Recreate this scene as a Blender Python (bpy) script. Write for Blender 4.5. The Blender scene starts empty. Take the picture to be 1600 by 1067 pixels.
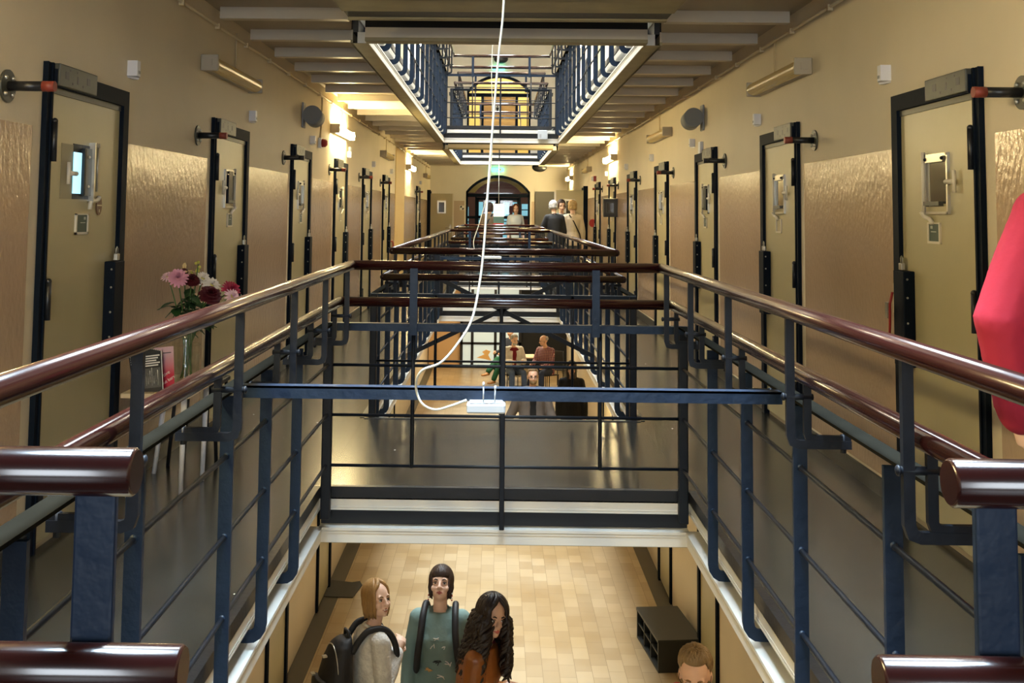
import bpy, bmesh, math, random
from mathutils import Vector, Matrix, Quaternion
random.seed(7)
C = bpy.context.scene.collection
PI = math.pi
V = Vector

# ------------------------------------------------------------------ dimensions
XL, XR = -1.78, 1.84            # side walls
EYE = 1.32
GZ = -2.68                      # ground floor
S = 2.645                        # storey height up to the next gallery
YE = 28.75                      # end wall
YB = -3.6                       # wall behind the viewpoint
ZT = S + 3.35                   # roof
FL, FR = -0.84, 0.93            # gallery floor edges
PL, PR = -0.80, 0.89            # railing posts
UL, UR = -0.690, 0.785          # upper handrails
LL, LR = -0.745, 0.830          # lower handrails
ZU, ZL, ZI = 1.066, 0.893, 0.79  # upper rail, lower rail, old top bar

# ------------------------------------------------------------------ helpers
def lin(c):
    return tuple(((v/255)/12.92 if v/255 <= .04045 else ((v/255+.055)/1.055)**2.4) for v in c) + (1,)

def mat(name, col, rough=.5, metal=0, emit=None, estr=0, trans=0, bump=0, bscale=40, var=0, vscale=3, coat=0, alpha=1, stretch=None, spec=None):
    m = bpy.data.materials.new(name); m.use_nodes = True
    nt = m.node_tree; b = nt.nodes['Principled BSDF']
    b.inputs['Base Color'].default_value = lin(col)
    b.inputs['Roughness'].default_value = rough
    b.inputs['Metallic'].default_value = metal
    if spec is not None: b.inputs['Specular IOR Level'].default_value = spec
    if coat: b.inputs['Coat Weight'].default_value = coat; b.inputs['Coat Roughness'].default_value = .12
    if trans: b.inputs['Transmission Weight'].default_value = trans; b.inputs['IOR'].default_value = 1.2
    if alpha < 1: b.inputs['Alpha'].default_value = alpha
    if emit: b.inputs['Emission Color'].default_value = lin(emit); b.inputs['Emission Strength'].default_value = estr
    if bump or var:
        tc = nt.nodes.new('ShaderNodeTexCoord'); mp = nt.nodes.new('ShaderNodeMapping')
        nt.links.new(tc.outputs['Object'], mp.inputs['Vector'])
        if stretch: mp.inputs['Scale'].default_value = stretch
    if var:
        n = nt.nodes.new('ShaderNodeTexNoise'); n.inputs['Scale'].default_value = vscale; n.inputs['Detail'].default_value = 5
        nt.links.new(mp.outputs[0], n.inputs['Vector'])
        r = nt.nodes.new('ShaderNodeMixRGB'); r.blend_type = 'MULTIPLY'; r.inputs[0].default_value = 1
        cr = nt.nodes.new('ShaderNodeValToRGB')
        cr.color_ramp.elements[0].position = .3; cr.color_ramp.elements[1].position = .7
        cr.color_ramp.elements[0].color = (1-var, 1-var, 1-var, 1); cr.color_ramp.elements[1].color = (1, 1, 1, 1)
        nt.links.new(n.outputs['Fac'], cr.inputs[0]); r.inputs[1].default_value = lin(col)
        nt.links.new(cr.outputs[0], r.inputs[2]); nt.links.new(r.outputs[0], b.inputs['Base Color'])
    if bump:
        n = nt.nodes.new('ShaderNodeTexNoise'); n.inputs['Scale'].default_value = bscale; n.inputs['Detail'].default_value = 3
        nt.links.new(mp.outputs[0], n.inputs['Vector'])
        bp = nt.nodes.new('ShaderNodeBump'); bp.inputs['Strength'].default_value = bump; bp.inputs['Distance'].default_value = .01
        nt.links.new(n.outputs['Fac'], bp.inputs['Height']); nt.links.new(bp.outputs[0], b.inputs['Normal'])
    return m

M = {}
M['wall'] = mat('wall_paint', (224,211,184), .62, bump=.15, bscale=14, var=.10, vscale=1.1)
M['wall_white'] = mat('wall_white_paint', (236,226,208), .7, var=.06, vscale=1)
M['wall_ground'] = mat('wall_ground_paint', (218,203,174), .5, var=.1, vscale=1.2)
M['wall_end'] = mat('wall_end_paint', (228,222,208), .7, var=.06)
M['dado'] = mat('dado_gloss_paint', (190,164,138), .16, bump=.34, bscale=42, var=.08, vscale=1.5, stretch=(1, 1, .55))
M['dado_end'] = mat('dado_end_paint', (196,176,154), .5)
M['deck'] = mat('gallery_linoleum', (46,45,41), .22, bump=.05, bscale=6, var=.28, vscale=2.2)
M['soffit'] = mat('soffit_paint', (176,164,142), .55, var=.1)
M['joist'] = mat('joist_paint', (206,196,178), .4, var=.08)
M['fascia'] = mat('fascia_paint', (222,220,212), .38, var=.05, vscale=5)
M['fascia_under'] = mat('fascia_flange_paint', (150,138,100), .5, var=.25, vscale=6)
M['black'] = mat('black_paint', (26,27,30), .38, bump=.1)
M['iron'] = mat('blue_black_iron', (18,36,57), .46, spec=.3, bump=.25, bscale=30, var=.2, vscale=9)
M['iron_dark'] = mat('dark_iron', (14,20,29), .48, spec=.3, bump=.15, bscale=30)
M['iron_band'] = mat('iron_band', (12,18,27), .45)
M['rail'] = mat('varnished_handrail', (42,15,13), .2, var=.25, vscale=2.5, stretch=(4, .6, 4), coat=.3)
M['iron_top'] = mat('worn_grey_iron', (27,26,22), .8, spec=0.0, var=.2, vscale=12)
M['rail_end'] = mat('handrail_end_grain', (96,34,22), .4)
M['leaf'] = mat('cell_door_paint', (184,174,136), .36, bump=.12, bscale=9, var=.08, vscale=2)
M['leaf_dull'] = mat('cell_door_paint_shaded', (150,141,112), .45)  # shaded copy of the door paint, for beside the open hatch
M['frame'] = mat('door_frame_steel', (10,20,33), .62, spec=.1, bump=.05)
M['steelbox'] = mat('grey_green_steel', (78,78,68), .42, metal=.2, var=.15, vscale=20)
M['chrome'] = mat('worn_nickel', (196,192,180), .28, metal=.8)
M['whitepipe'] = mat('cream_enamel', (222,214,196), .4)
M['glassdark'] = mat('dark_hatch_glass', (66,62,52), .1)
M['hatchblue'] = mat('pale_hatch_window', (150,200,215), .3, emit=(150,210,230), estr=.8)
M['card'] = mat('green_card', (52,74,64), .5)
M['cardtext'] = mat('card_print', (190,200,190), .5)
M['woodtag'] = mat('brown_wood_tag', (116,82,56), .5)
M['keyplate'] = mat('ivory_keyplate', (206,190,154), .4)
M['redtip'] = mat('red_rubber_tip', (128,54,42), .5)
M['plastic'] = mat('white_plastic', (226,226,232), .4)
M['plastic_grey'] = mat('grey_plastic', (150,152,156), .45)
M['siren'] = mat('siren_grey', (120,124,128), .5)
M['red'] = mat('red_plastic', (150,30,28), .4)
M['lampbody'] = mat('lamp_body', (176,166,146), .5)
M['diff_off'] = mat('yellowed_diffuser', (214,190,130), .25)
M['diff_on'] = mat('lit_diffuser', (255,240,190), .4, emit=(255,230,168), estr=86)
M['diff_top'] = mat('lit_top_diffuser', (255,246,226), .4, emit=(255,242,220), estr=50)  # for the lamps added on the upper gallery walls
M['diff_ground'] = mat('lit_ground_diffuser', (255,236,190), .4, emit=(255,226,176), estr=4.0)
M['pipe'] = mat('cream_conduit', (206,188,150), .5)
M['cable'] = mat('white_cable', (196,196,186), .5)
M['router'] = mat('router_plastic', (172,178,184), .4)
M['tablewood'] = mat('pale_table_wood', (222,202,168), .5, var=.1, stretch=(1, 12, 1))
M['whitemetal'] = mat('white_metal', (232,232,236), .35)
M['darkgrey'] = mat('dark_grey', (52,52,52), .5)
M['paper'] = mat('paper', (236,234,228), .7)
M['ink'] = mat('ink', (40,40,42), .7)
M['tvbench'] = mat('black_laminate', (42,44,42), .45)
M['mat'] = mat('rubber_doormat', (62,60,52), .8, bump=.3, bscale=80)
M['border'] = mat('floor_border', (74,68,52), .5)
M['redwall'] = mat('maroon_wall', (92,40,36), .6)
M['daypane'] = mat('daylight_pane', (100,160,180), .3, emit=(150,220,240), estr=.32)
M['yellowlit'] = mat('ochre_wall', (240,214,140), .6)
M['ochre'] = mat('ochre_shutter', (226,180,110), .6)
M['exit'] = mat('exit_sign', (60,200,160), .4, emit=(90,235,190), estr=2.2)
M['curtain'] = mat('black_curtain', (18,18,18), .8)
M['void'] = mat('dark_soffit', (16,16,16), .8)  # flat black standing in for shade in bridge voids and doorways
M['tan'] = mat('tan_panel', (206,168,120), .6)
M['frost'] = mat('frosted_pane', (190,205,205), .5, emit=(190,205,200), estr=.25)
M['chair'] = mat('black_chair', (20,20,22), .5)
M['greypanel'] = mat('dark_grey_panel', (86,86,84), .6)

def m_glass(name, col=(.95, .97, .97), rough=.02, ior=1.4):
    m = bpy.data.materials.new(name); m.use_nodes = True; nt = m.node_tree; nt.nodes.clear()
    o = nt.nodes.new('ShaderNodeOutputMaterial'); mx = nt.nodes.new('ShaderNodeMixShader')
    t = nt.nodes.new('ShaderNodeBsdfTransparent'); t.inputs[0].default_value = (*col, 1)
    g = nt.nodes.new('ShaderNodeBsdfGlossy'); g.inputs['Roughness'].default_value = rough
    fr = nt.nodes.new('ShaderNodeFresnel'); fr.inputs[0].default_value = ior
    nt.links.new(fr.outputs[0], mx.inputs[0]); nt.links.new(t.outputs[0], mx.inputs[1]); nt.links.new(g.outputs[0], mx.inputs[2])
    nt.links.new(mx.outputs[0], o.inputs[0]); return m
M['pane'] = m_glass('window_pane')
M['vase'] = m_glass('vase_glass', (.97, .98, .96))
_nt = M['vase'].node_tree; _mx = [n for n in _nt.nodes if n.type == 'MIX_SHADER'][0]; _nt.links.remove(_mx.inputs[0].links[0]); _mx.inputs[0].default_value = .07

def m_tiles():
    m = bpy.data.materials.new('ground_tiles'); m.use_nodes = True; nt = m.node_tree; b = nt.nodes['Principled BSDF']
    tc = nt.nodes.new('ShaderNodeTexCoord')
    br = nt.nodes.new('ShaderNodeTexBrick'); br.offset = .5
    br.inputs['Scale'].default_value = 1; br.inputs['Brick Width'].default_value = .26; br.inputs['Row Height'].default_value = .145
    br.inputs['Mortar Size'].default_value = .0022; br.inputs['Mortar Smooth'].default_value = .4
    br.inputs['Color1'].default_value = lin((180,160,126)); br.inputs['Color2'].default_value = lin((160,138,104)); br.inputs['Mortar'].default_value = lin((126,106,76))
    mp = nt.nodes.new('ShaderNodeMapping'); mp.inputs['Rotation'].default_value = (0, 0, PI/2)
    nt.links.new(tc.outputs['Object'], mp.inputs['Vector']); nt.links.new(mp.outputs[0], br.inputs['Vector'])
    n = nt.nodes.new('ShaderNodeTexNoise'); n.inputs['Scale'].default_value = 1.3; nt.links.new(tc.outputs['Object'], n.inputs['Vector'])
    cr = nt.nodes.new('ShaderNodeValToRGB'); cr.color_ramp.elements[0].color = (.84, .76, .6, 1); cr.color_ramp.elements[1].color = (1, 1, 1, 1)
    cr.color_ramp.elements[0].position = .35; cr.color_ramp.elements[1].position = .6
    nt.links.new(n.outputs['Fac'], cr.inputs[0])
    mx = nt.nodes.new('ShaderNodeMixRGB'); mx.blend_type = 'MULTIPLY'; mx.inputs[0].default_value = .8
    nt.links.new(br.outputs['Color'], mx.inputs[1]); nt.links.new(cr.outputs[0], mx.inputs[2]); nt.links.new(mx.outputs[0], b.inputs['Base Color'])
    b.inputs['Roughness'].default_value = .34
    return m
M['tiles'] = m_tiles()

def add_flecks(m, amount=.985, col=(.75, .73, .66, 1), scale=9):
    """small scattered paint chips on a floor"""
    nt = m.node_tree; b = nt.nodes['Principled BSDF']; src = b.inputs['Base Color'].links[0].from_socket
    tc = nt.nodes.new('ShaderNodeTexCoord'); v = nt.nodes.new('ShaderNodeTexVoronoi'); v.inputs['Scale'].default_value = scale
    mp = nt.nodes.new('ShaderNodeMapping'); mp.inputs['Scale'].default_value = (1, .6, 1)
    nt.links.new(tc.outputs['Object'], mp.inputs[0]); nt.links.new(mp.outputs[0], v.inputs['Vector'])
    mt = nt.nodes.new('ShaderNodeMath'); mt.operation = 'LESS_THAN'; mt.inputs[1].default_value = .055
    nt.links.new(v.outputs['Distance'], mt.inputs[0])
    rnd = nt.nodes.new('ShaderNodeSeparateColor'); nt.links.new(v.outputs['Color'], rnd.inputs[0])
    g = nt.nodes.new('ShaderNodeMath'); g.operation = 'GREATER_THAN'; g.inputs[1].default_value = .86
    nt.links.new(rnd.outputs[0], g.inputs[0])
    a = nt.nodes.new('ShaderNodeMath'); a.operation = 'MULTIPLY'; nt.links.new(mt.outputs[0], a.inputs[0]); nt.links.new(g.outputs[0], a.inputs[1])
    mx = nt.nodes.new('ShaderNodeMixRGB'); nt.links.new(a.outputs[0], mx.inputs[0]); nt.links.new(src, mx.inputs[1]); mx.inputs[2].default_value = col
    nt.links.new(mx.outputs[0], b.inputs['Base Color'])
add_flecks(M['deck'])
add_flecks(M['iron'], .985, (.62, .60, .56, 1), 15)

def basis(d, up=None):
    d = d.normalized()
    up = up or (V((0, 0, 1)) if abs(d.z) < .9 else V((0, 1, 0)))
    u = d.cross(up).normalized(); w = u.cross(d).normalized()
    return u, w

class MB:
    def __init__(s): s.v = []; s.f = []; s.mi = []; s.sm = []
    def add(s, vs, fs, mi=0, smooth=False):
        o = len(s.v); s.v += [tuple(v) for v in vs]
        for f in fs: s.f.append([o+i for i in f]); s.mi.append(mi); s.sm.append(smooth)
        return s
    def box(s, lo, hi, mi=0, bev=0):
        x0, x1 = sorted((lo[0], hi[0])); y0, y1 = sorted((lo[1], hi[1])); z0, z1 = sorted((lo[2], hi[2]))
        if bev:
            bm = bmesh.new(); bmesh.ops.create_cube(bm, size=1)
            for v in bm.verts: v.co = V((x0+(v.co.x+.5)*(x1-x0), y0+(v.co.y+.5)*(y1-y0), z0+(v.co.z+.5)*(z1-z0)))
            bmesh.ops.bevel(bm, geom=bm.edges[:], offset=bev, segments=2, affect='EDGES', profile=.5)
            bm.verts.index_update()
            s.add([v.co for v in bm.verts], [[v.index for v in f.verts] for f in bm.faces], mi); bm.free(); return s
        return s.add([(x0,y0,z0),(x1,y0,z0),(x1,y1,z0),(x0,y1,z0),(x0,y0,z1),(x1,y0,z1),(x1,y1,z1),(x0,y1,z1)],
                     [(0,3,2,1),(4,5,6,7),(0,1,5,4),(1,2,6,5),(2,3,7,6),(3,0,4,7)], mi)
    def obox(s, c, u, v, w, mi=0):
        c = V(c); P = []
        for k in (-1, 1):
            for a, b in ((-1,-1),(1,-1),(1,1),(-1,1)): P.append(c+V(u)*a+V(v)*b+V(w)*k)
        return s.add(P, [(0,3,2,1),(4,5,6,7),(0,1,5,4),(1,2,6,5),(2,3,7,6),(3,0,4,7)], mi)
    def tube(s, pts, r, n=10, mi=0, caps=True, smooth=True, up=None):
        pts = [V(p) for p in pts]; k = len(pts); R = r if isinstance(r, (list, tuple)) else [r]*k
        vs = []; u = None
        for i, p in enumerate(pts):
            d = (pts[min(i+1, k-1)]-pts[max(i-1, 0)])
            if d.length < 1e-9: d = V((0, 0, 1))
            d.normalize()
            if u is None: u, w = basis(d, up)
            else:
                u = (u-d*u.dot(d)); u = u.normalized() if u.length > 1e-6 else basis(d)[0]; w = u.cross(d).normalized()
            for j in range(n):
                a = 2*PI*j/n; vs.append(p+u*math.cos(a)*R[i]+w*math.sin(a)*R[i])
        fs = []
        for i in range(k-1):
            for j in range(n): fs.append((i*n+j, i*n+(j+1) % n, (i+1)*n+(j+1) % n, (i+1)*n+j))
        s.add(vs, fs, mi, smooth)
        if caps:
            o = len(s.v)-k*n
            s.f.append([o+j for j in range(n)][::-1]); s.mi.append(mi); s.sm.append(False)
            s.f.append([o+(k-1)*n+j for j in range(n)]); s.mi.append(mi); s.sm.append(False)
        return s
    def cyl(s, a, b, r, n=16, mi=0, smooth=True): return s.tube([a, b], r, n, mi, True, smooth)
    def bar(s, pts, w, t, wdir, mi=0):
        """flat bar along a path that lies in the plane spanned by the path and wdir rotates: w in-plane, t along normal"""
        pts = [V(p) for p in pts]; nrm = V(wdir).normalized(); vs = []; k = len(pts)
        for i, p in enumerate(pts):
            a = (p-pts[i-1]).normalized() if i else (pts[1]-p).normalized()
            b = (pts[i+1]-p).normalized() if i < k-1 else a
            d = (a+b).normalized(); sd = d.cross(nrm).normalized(); sc = 1/max(.4, math.sqrt((1+a.dot(b))/2))
            for e, g in ((1,1),(1,-1),(-1,-1),(-1,1)): vs.append(p+sd*(e*w/2*sc)+nrm*(g*t/2))
        fs = [(i*4+j, i*4+(j+1) % 4, i*4+4+(j+1) % 4, i*4+4+j) for i in range(k-1) for j in range(4)]
        fs += [(3,2,1,0), tuple((k-1)*4+j for j in range(4))]
        return s.add(vs, fs, mi)
    def ell(s, c, r, n=12, m=8, mi=0, rot=None):
        vs = []; fs = []
        r = r if isinstance(r, (tuple, list)) else (r, r, r)
        for i in range(m+1):
            ph = PI*i/m
            for j in range(n):
                a = 2*PI*j/n
                p = V((r[0]*math.sin(ph)*math.cos(a), r[1]*math.sin(ph)*math.sin(a), r[2]*math.cos(ph)))
                if i in (0, m): p = V((0, 0, r[2]*(1 if i == 0 else -1)))
                vs.append(p)
        if rot is not None: vs = [rot @ p for p in vs]
        vs = [V(c)+p for p in vs]
        for i in range(m):
            for j in range(n):
                a, b, cc, d = i*n+j, i*n+(j+1) % n, (i+1)*n+(j+1) % n, (i+1)*n+j
                if i == 0: fs.append((a, d, cc))
                elif i == m-1: fs.append((a, d, b))
                else: fs.append((a, d, cc, b))
        # weld poles
        bm = bmesh.new(); bv = [bm.verts.new(v) for v in vs]
        for f in fs:
            try: bm.faces.new([bv[i] for i in f])
            except ValueError: pass
        bmesh.ops.remove_doubles(bm, verts=bm.verts[:], dist=1e-6)
        bmesh.ops.recalc_face_normals(bm, faces=bm.faces[:]); bm.verts.index_update()
        s.add([v.co.copy() for v in bm.verts], [[v.index for v in f.verts] for f in bm.faces], mi, True); bm.free(); return s
    def prism(s, poly, axis, a, b, mi=0):
        """poly of (p,q) extruded along axis 'x','y' or 'z' from a to b"""
        def P(p, q, t): return {'x': (t, p, q), 'y': (p, t, q), 'z': (p, q, t)}[axis]
        n = len(poly); vs = [P(p, q, a) for p, q in poly]+[P(p, q, b) for p, q in poly]
        fs = [tuple(range(n))[::-1], tuple(range(n, 2*n))]+[(i, (i+1) % n, n+(i+1) % n, n+i) for i in range(n)]
        return s.add(vs, fs, mi)
    def mesh(s, name, mats, fix=True):
        me = bpy.data.meshes.new(name); me.from_pydata(s.v, [], s.f)
        for m in (mats if isinstance(mats, (list, tuple)) else [mats]): me.materials.append(m)
        me.polygons.foreach_set('material_index', s.mi); me.polygons.foreach_set('use_smooth', s.sm)
        if fix:
            bm = bmesh.new(); bm.from_mesh(me); bmesh.ops.recalc_face_normals(bm, faces=bm.faces[:]); bm.to_mesh(me); bm.free()
        me.update(); return me
    def build(s, name, mats, parent=None, loc=None):
        return link(name, s.mesh(name, mats), parent, loc)

def link(name, data, parent=None, loc=None, rot=None):
    o = bpy.data.objects.new(name, data); C.objects.link(o)
    if parent is not None: o.parent = parent
    if loc is not None: o.location = loc
    if rot is not None: o.rotation_euler = rot
    return o
def tag(o, label=None, cat=None, group=None, kind=None):
    if label: o['label'] = label
    if cat: o['category'] = cat
    if group: o['group'] = group
    if kind: o['kind'] = kind
    return o
def thing(name, label, cat, loc=(0,0,0), group=None, kind=None, rot=None):
    return tag(link(name, None, None, loc, rot), label, cat, group, kind)
KIDS = {}
def copy_tree(o, loc, label=None, skip=()):
    r = o.copy(); C.objects.link(r); r.location = loc
    if label: r['label'] = label
    for ch in o.children:
        if ch.name.split('.')[0] in skip: continue
        c = ch.copy(); C.objects.link(c); c.parent = r
        for g in ch.children:
            d = g.copy(); C.objects.link(d); d.parent = c
    return r
def struct(name, mb, m, label=None, cat=None, parent=None):
    o = mb.build(name, m, parent)
    if parent is None: o['kind'] = 'structure'
    if label: o['label'] = label
    if cat: o['category'] = cat
    return o
NUM = {}
def num(base):
    NUM[base] = NUM.get(base, 0)+1; return '%s_%d' % (base, NUM[base])
ORD = ['nearest', 'second', 'third', 'fourth', 'fifth', 'sixth', 'seventh', 'eighth', 'ninth', 'tenth', 'eleventh', 'twelfth']
SIDE = {-1: 'wall behind the flower vase', 1: 'wall facing the flower vase'}
def SX(s, n):
    """x of a point n metres out from the wall on side s (-1 vase side, 1 opposite)"""
    return XL+n if s < 0 else XR-n

# ------------------------------------------------------------------ camera
def make_camera():
    f, px, py, hx, hy, roll = 1700., 757., 206., 777., 333., .0095
    d = V(((hx-px)/f, (hy-py)/f, 1)).normalized()
    u = V((roll, -1, 0)); u = (u-d*u.dot(d)).normalized()
    x = d.cross(u).normalized()
    if x.x < 0: x = -x
    # rows of world->camera: columns x(dX), d(dY), u(dZ); camera axes in world:
    right = V((x.x, d.x, u.x)); down = V((x.y, d.y, u.y)); fwd = V((x.z, d.z, u.z))
    cam = bpy.data.cameras.new('camera'); o = bpy.data.objects.new('camera', cam); C.objects.link(o)
    R = Matrix((right, -down, -fwd)).transposed().to_4x4(); R.translation = V((0, 0, EYE)); o.matrix_world = R
    cam.sensor_width = 36; cam.lens = f/1600*36; cam.shift_x = (800-px)/1600; cam.shift_y = -(533.5-py)/1600
    cam.clip_start = .05; cam.clip_end = 200
    bpy.context.scene.camera = o
make_camera()

# ------------------------------------------------------------------ shell
def shell():
    # side walls, one slab for each storey
    for s, nm in ((-1, 'wall_left'), (1, 'wall_right')):
        x = XL if s < 0 else XR
        for z0, z1, m, w in ((GZ, -.03, 'wall_ground', 'ground storey'), (-.03, S-.03, 'wall', 'gallery storey'), (S-.03, ZT, 'wall_white', 'top storey')):
            mb = MB().box((x, YB, z0), (x+s*.3, YE+4, z1))
            struct(nm, mb, M[m])
    struct('floor', MB().box((XL, YB, GZ-.1), (XR, YE+4, GZ)), M['tiles'])
    for s in (-1, 1):
        struct(num('trim'), MB().box((SX(s, 0), YB, GZ), (SX(s, .165), YE, GZ+.004)), M['border'])
    # roof with an open skylight strip over the wells
    struct('ceiling', MB().box((XL, YB, ZT), (FL, YE+4, ZT+.1)).box((FR, YB, ZT), (XR, YE+4, ZT+.1)).box((FL, YB, ZT), (FR, -2.5, ZT+.1)).box((FL, 27, ZT), (FR, YE+4, ZT+.1)), M['wall_white'])
    for y in [-2.5+1.475*i for i in range(21)]:
        struct('skylight_frame', MB().box((FL, y-.03, ZT-.02), (FR, y+.03, ZT+.1)), M['fascia'])
    struct(num('window'), MB().box((FL, -2.5, ZT+.04), (FR, 27, ZT+.05)), M['pane'])
    # wall behind the viewpoint with a tall arched window opening
    w0, w1 = -.83, .92
    mb = MB()
    mb.box((XL, YB-.3, GZ), (w0, YB, ZT)).box((w1, YB-.3, GZ), (XR, YB, ZT)).box((w0, YB-.3, GZ), (w1, YB, .35)).box((w0, YB-.3, ZT-.5), (w1, YB, ZT))
    struct('wall_back', mb, M['wall_white'])
    fr = struct(num('window'), MB().box((w0, YB-.12, .35), (w1, YB-.1, ZT-.5)), M['pane'])
    for k in range(1, 3): MB().box((w0+(w1-w0)*k/3-.02, YB-.16, .35), (w0+(w1-w0)*k/3+.02, YB-.08, ZT-.5)).build('glazing_bar', M['frame'], fr)
    for k in range(1, 8): MB().box((w0, YB-.16, .35+.62*k-.02), (w1, YB-.08, .35+.62*k+.02)).build('glazing_bar', M['frame'], fr)

shell()

# galleries: flat decks with curb, moulded fascia and band; joists beneath
def deck(z, y0, y1, x0, x1, edges):
    """edges: string of sides that face a well: 'l' (x1 side, left gallery), 'r', 'n' near (y0), 'f' far (y1)"""
    struct('floor', MB().box((x0, y0, z-.055), (x1, y1, z)), M['deck'])

def fascia_run(z, a, b, nrm, wide=False):
    """edge beam from a to b (2d points), nrm = 2d unit vector towards the well"""
    a = V((*a, 0)); b = V((*b, 0)); n = V((*nrm, 0)); L = (b-a)
    def strip(p0, p1, z0, z1, mb): # from offset p0 to p1 along n
        mb.obox((a+b)/2+n*(p0+p1)/2+V((0, 0, z+(z0+z1)/2)), L/2, n*abs(p1-p0)/2, V((0, 0, abs(z1-z0)/2)))
    curb = MB(); strip(-.03, .003, -.048, .004, curb); struct(num('trim'), curb, M['black'])
    m1 = MB(); strip(-.05, .0, -.105, -.048, m1); strip(0, .004, -.105, -.098, m1); strip(0, .003, -.093, -.089, m1); struct(num('trim'), m1, M['fascia'])
    m2 = MB(); strip(-.09, -.055, -.185, -.105, m2); struct(num('trim'), m2, M['iron_band'])
    m3 = MB(); strip(-.06, .012, -.255, -.185, m3); strip(.012, .018, -.197, -.185, m3); strip(.012, .015, -.210, -.204, m3); struct(num('trim'), m3, M['fascia'])
    m4 = MB(); strip(-.10, .010, -.2575, -.2552, m4); strip(-.104, -.09, -.2575, -.234, m4); struct(num('trim'), m4, M['fascia_under'])
    m5 = MB(); strip(-.10, -.091, -.234, -.170, m5); struct(num('trim'), m5, M['joist'])
    m6 = MB(); strip(-.10, -.091, -.170, -.056, m6); struct(num('trim'), m6, M['void'])  # black backing, shade of the bridge void put into colour
    if wide:
        m7 = MB(); strip(-.64, -.41, -.245, -.238, m7); struct(num('trim'), m7, M['iron_dark'])  # shaded soffit band, its darkness put in as dark paint
        m8 = MB(); strip(-.70, -.64, -.255, -.241, m8); strip(-.41, -.105, -.257, -.248, m8); struct(num('trim'), m8, M['fascia_under'])

def galleries(z, wells, name, yend):
    """wells: list of (y0,y1); everything between is bridge"""
    y0 = YB
    struct('floor', MB().box((XL, YB, z-.055), (FL, yend, z)), M['deck'])
    struct('floor', MB().box((FR, YB, z-.055), (XR, yend, z)), M['deck'])
    prev = YB
    for w0, w1 in wells:
        struct('floor', MB().box((FL, prev, z-.055), (FR, w0, z-.0005)), M['deck'])
        fascia_run(z, (FL, w0), (FL, w1), (1, 0)); fascia_run(z, (FR, w0), (FR, w1), (-1, 0))
        fascia_run(z, (FL, w0), (FR, w0), (0, 1)); fascia_run(z, (FL, w1), (FR, w1), (0, -1), z > 0 and w1 < 6)
        prev = w1
    struct('floor', MB().box((FL, prev, z-.055), (FR, yend, z-.0005)), M['deck'])
    # soffit boards and joists
    edges = [YB]+[e for w in wells for e in w]+[yend]
    for s, xf in ((-1, FL), (1, FR)):
        c = struct('ceiling', MB().box((SX(s, 0), YB, z-.062), (xf+s*.03, yend, z-.056)), M['soffit'])
        n = int((yend-YB)/.83)
        me = MB().box((SX(s, .045), -.04, z-.135), (xf+s*.10, .04, z-.063)).mesh('joist', M['joist'])
        for i in range(n):
            link('joist', me, c, (0, YB+.35+.83*i, 0))
    for a, b in zip(edges[::2], edges[1::2]):
        struct('ceiling', MB().box((FL, a+.1, z-.064), (FR, b-.1, z-.057)), M['void'])  # black underside, shade between the bridge beams painted in

W = [(1.20, 5.33), (7.10, 16.0), (17.9, 22.7)]     # wells in our gallery floor
UW = [(1.2, 5.33), (6.85, 16.6), (18.4, 24.0)]    # wells in the gallery above
galleries(0, W, 'gallery', YE)
galleries(S, UW, 'upper gallery', YE)

# end wall with arched glazed doors on each storey
def arch_pts(x0, x1, zs, za, n=16):
    """points of a segmental arch from (x1,zs) over the apex to (x0,zs)"""
    h = za-zs; c = (x1-x0)/2; R = (c*c+h*h)/(2*h); xm = (x0+x1)/2; a = math.asin(c/R)
    return [(xm+R*math.sin(t), za-R+R*math.cos(t)) for t in [a-2*a*i/n for i in range(n+1)]]

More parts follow.
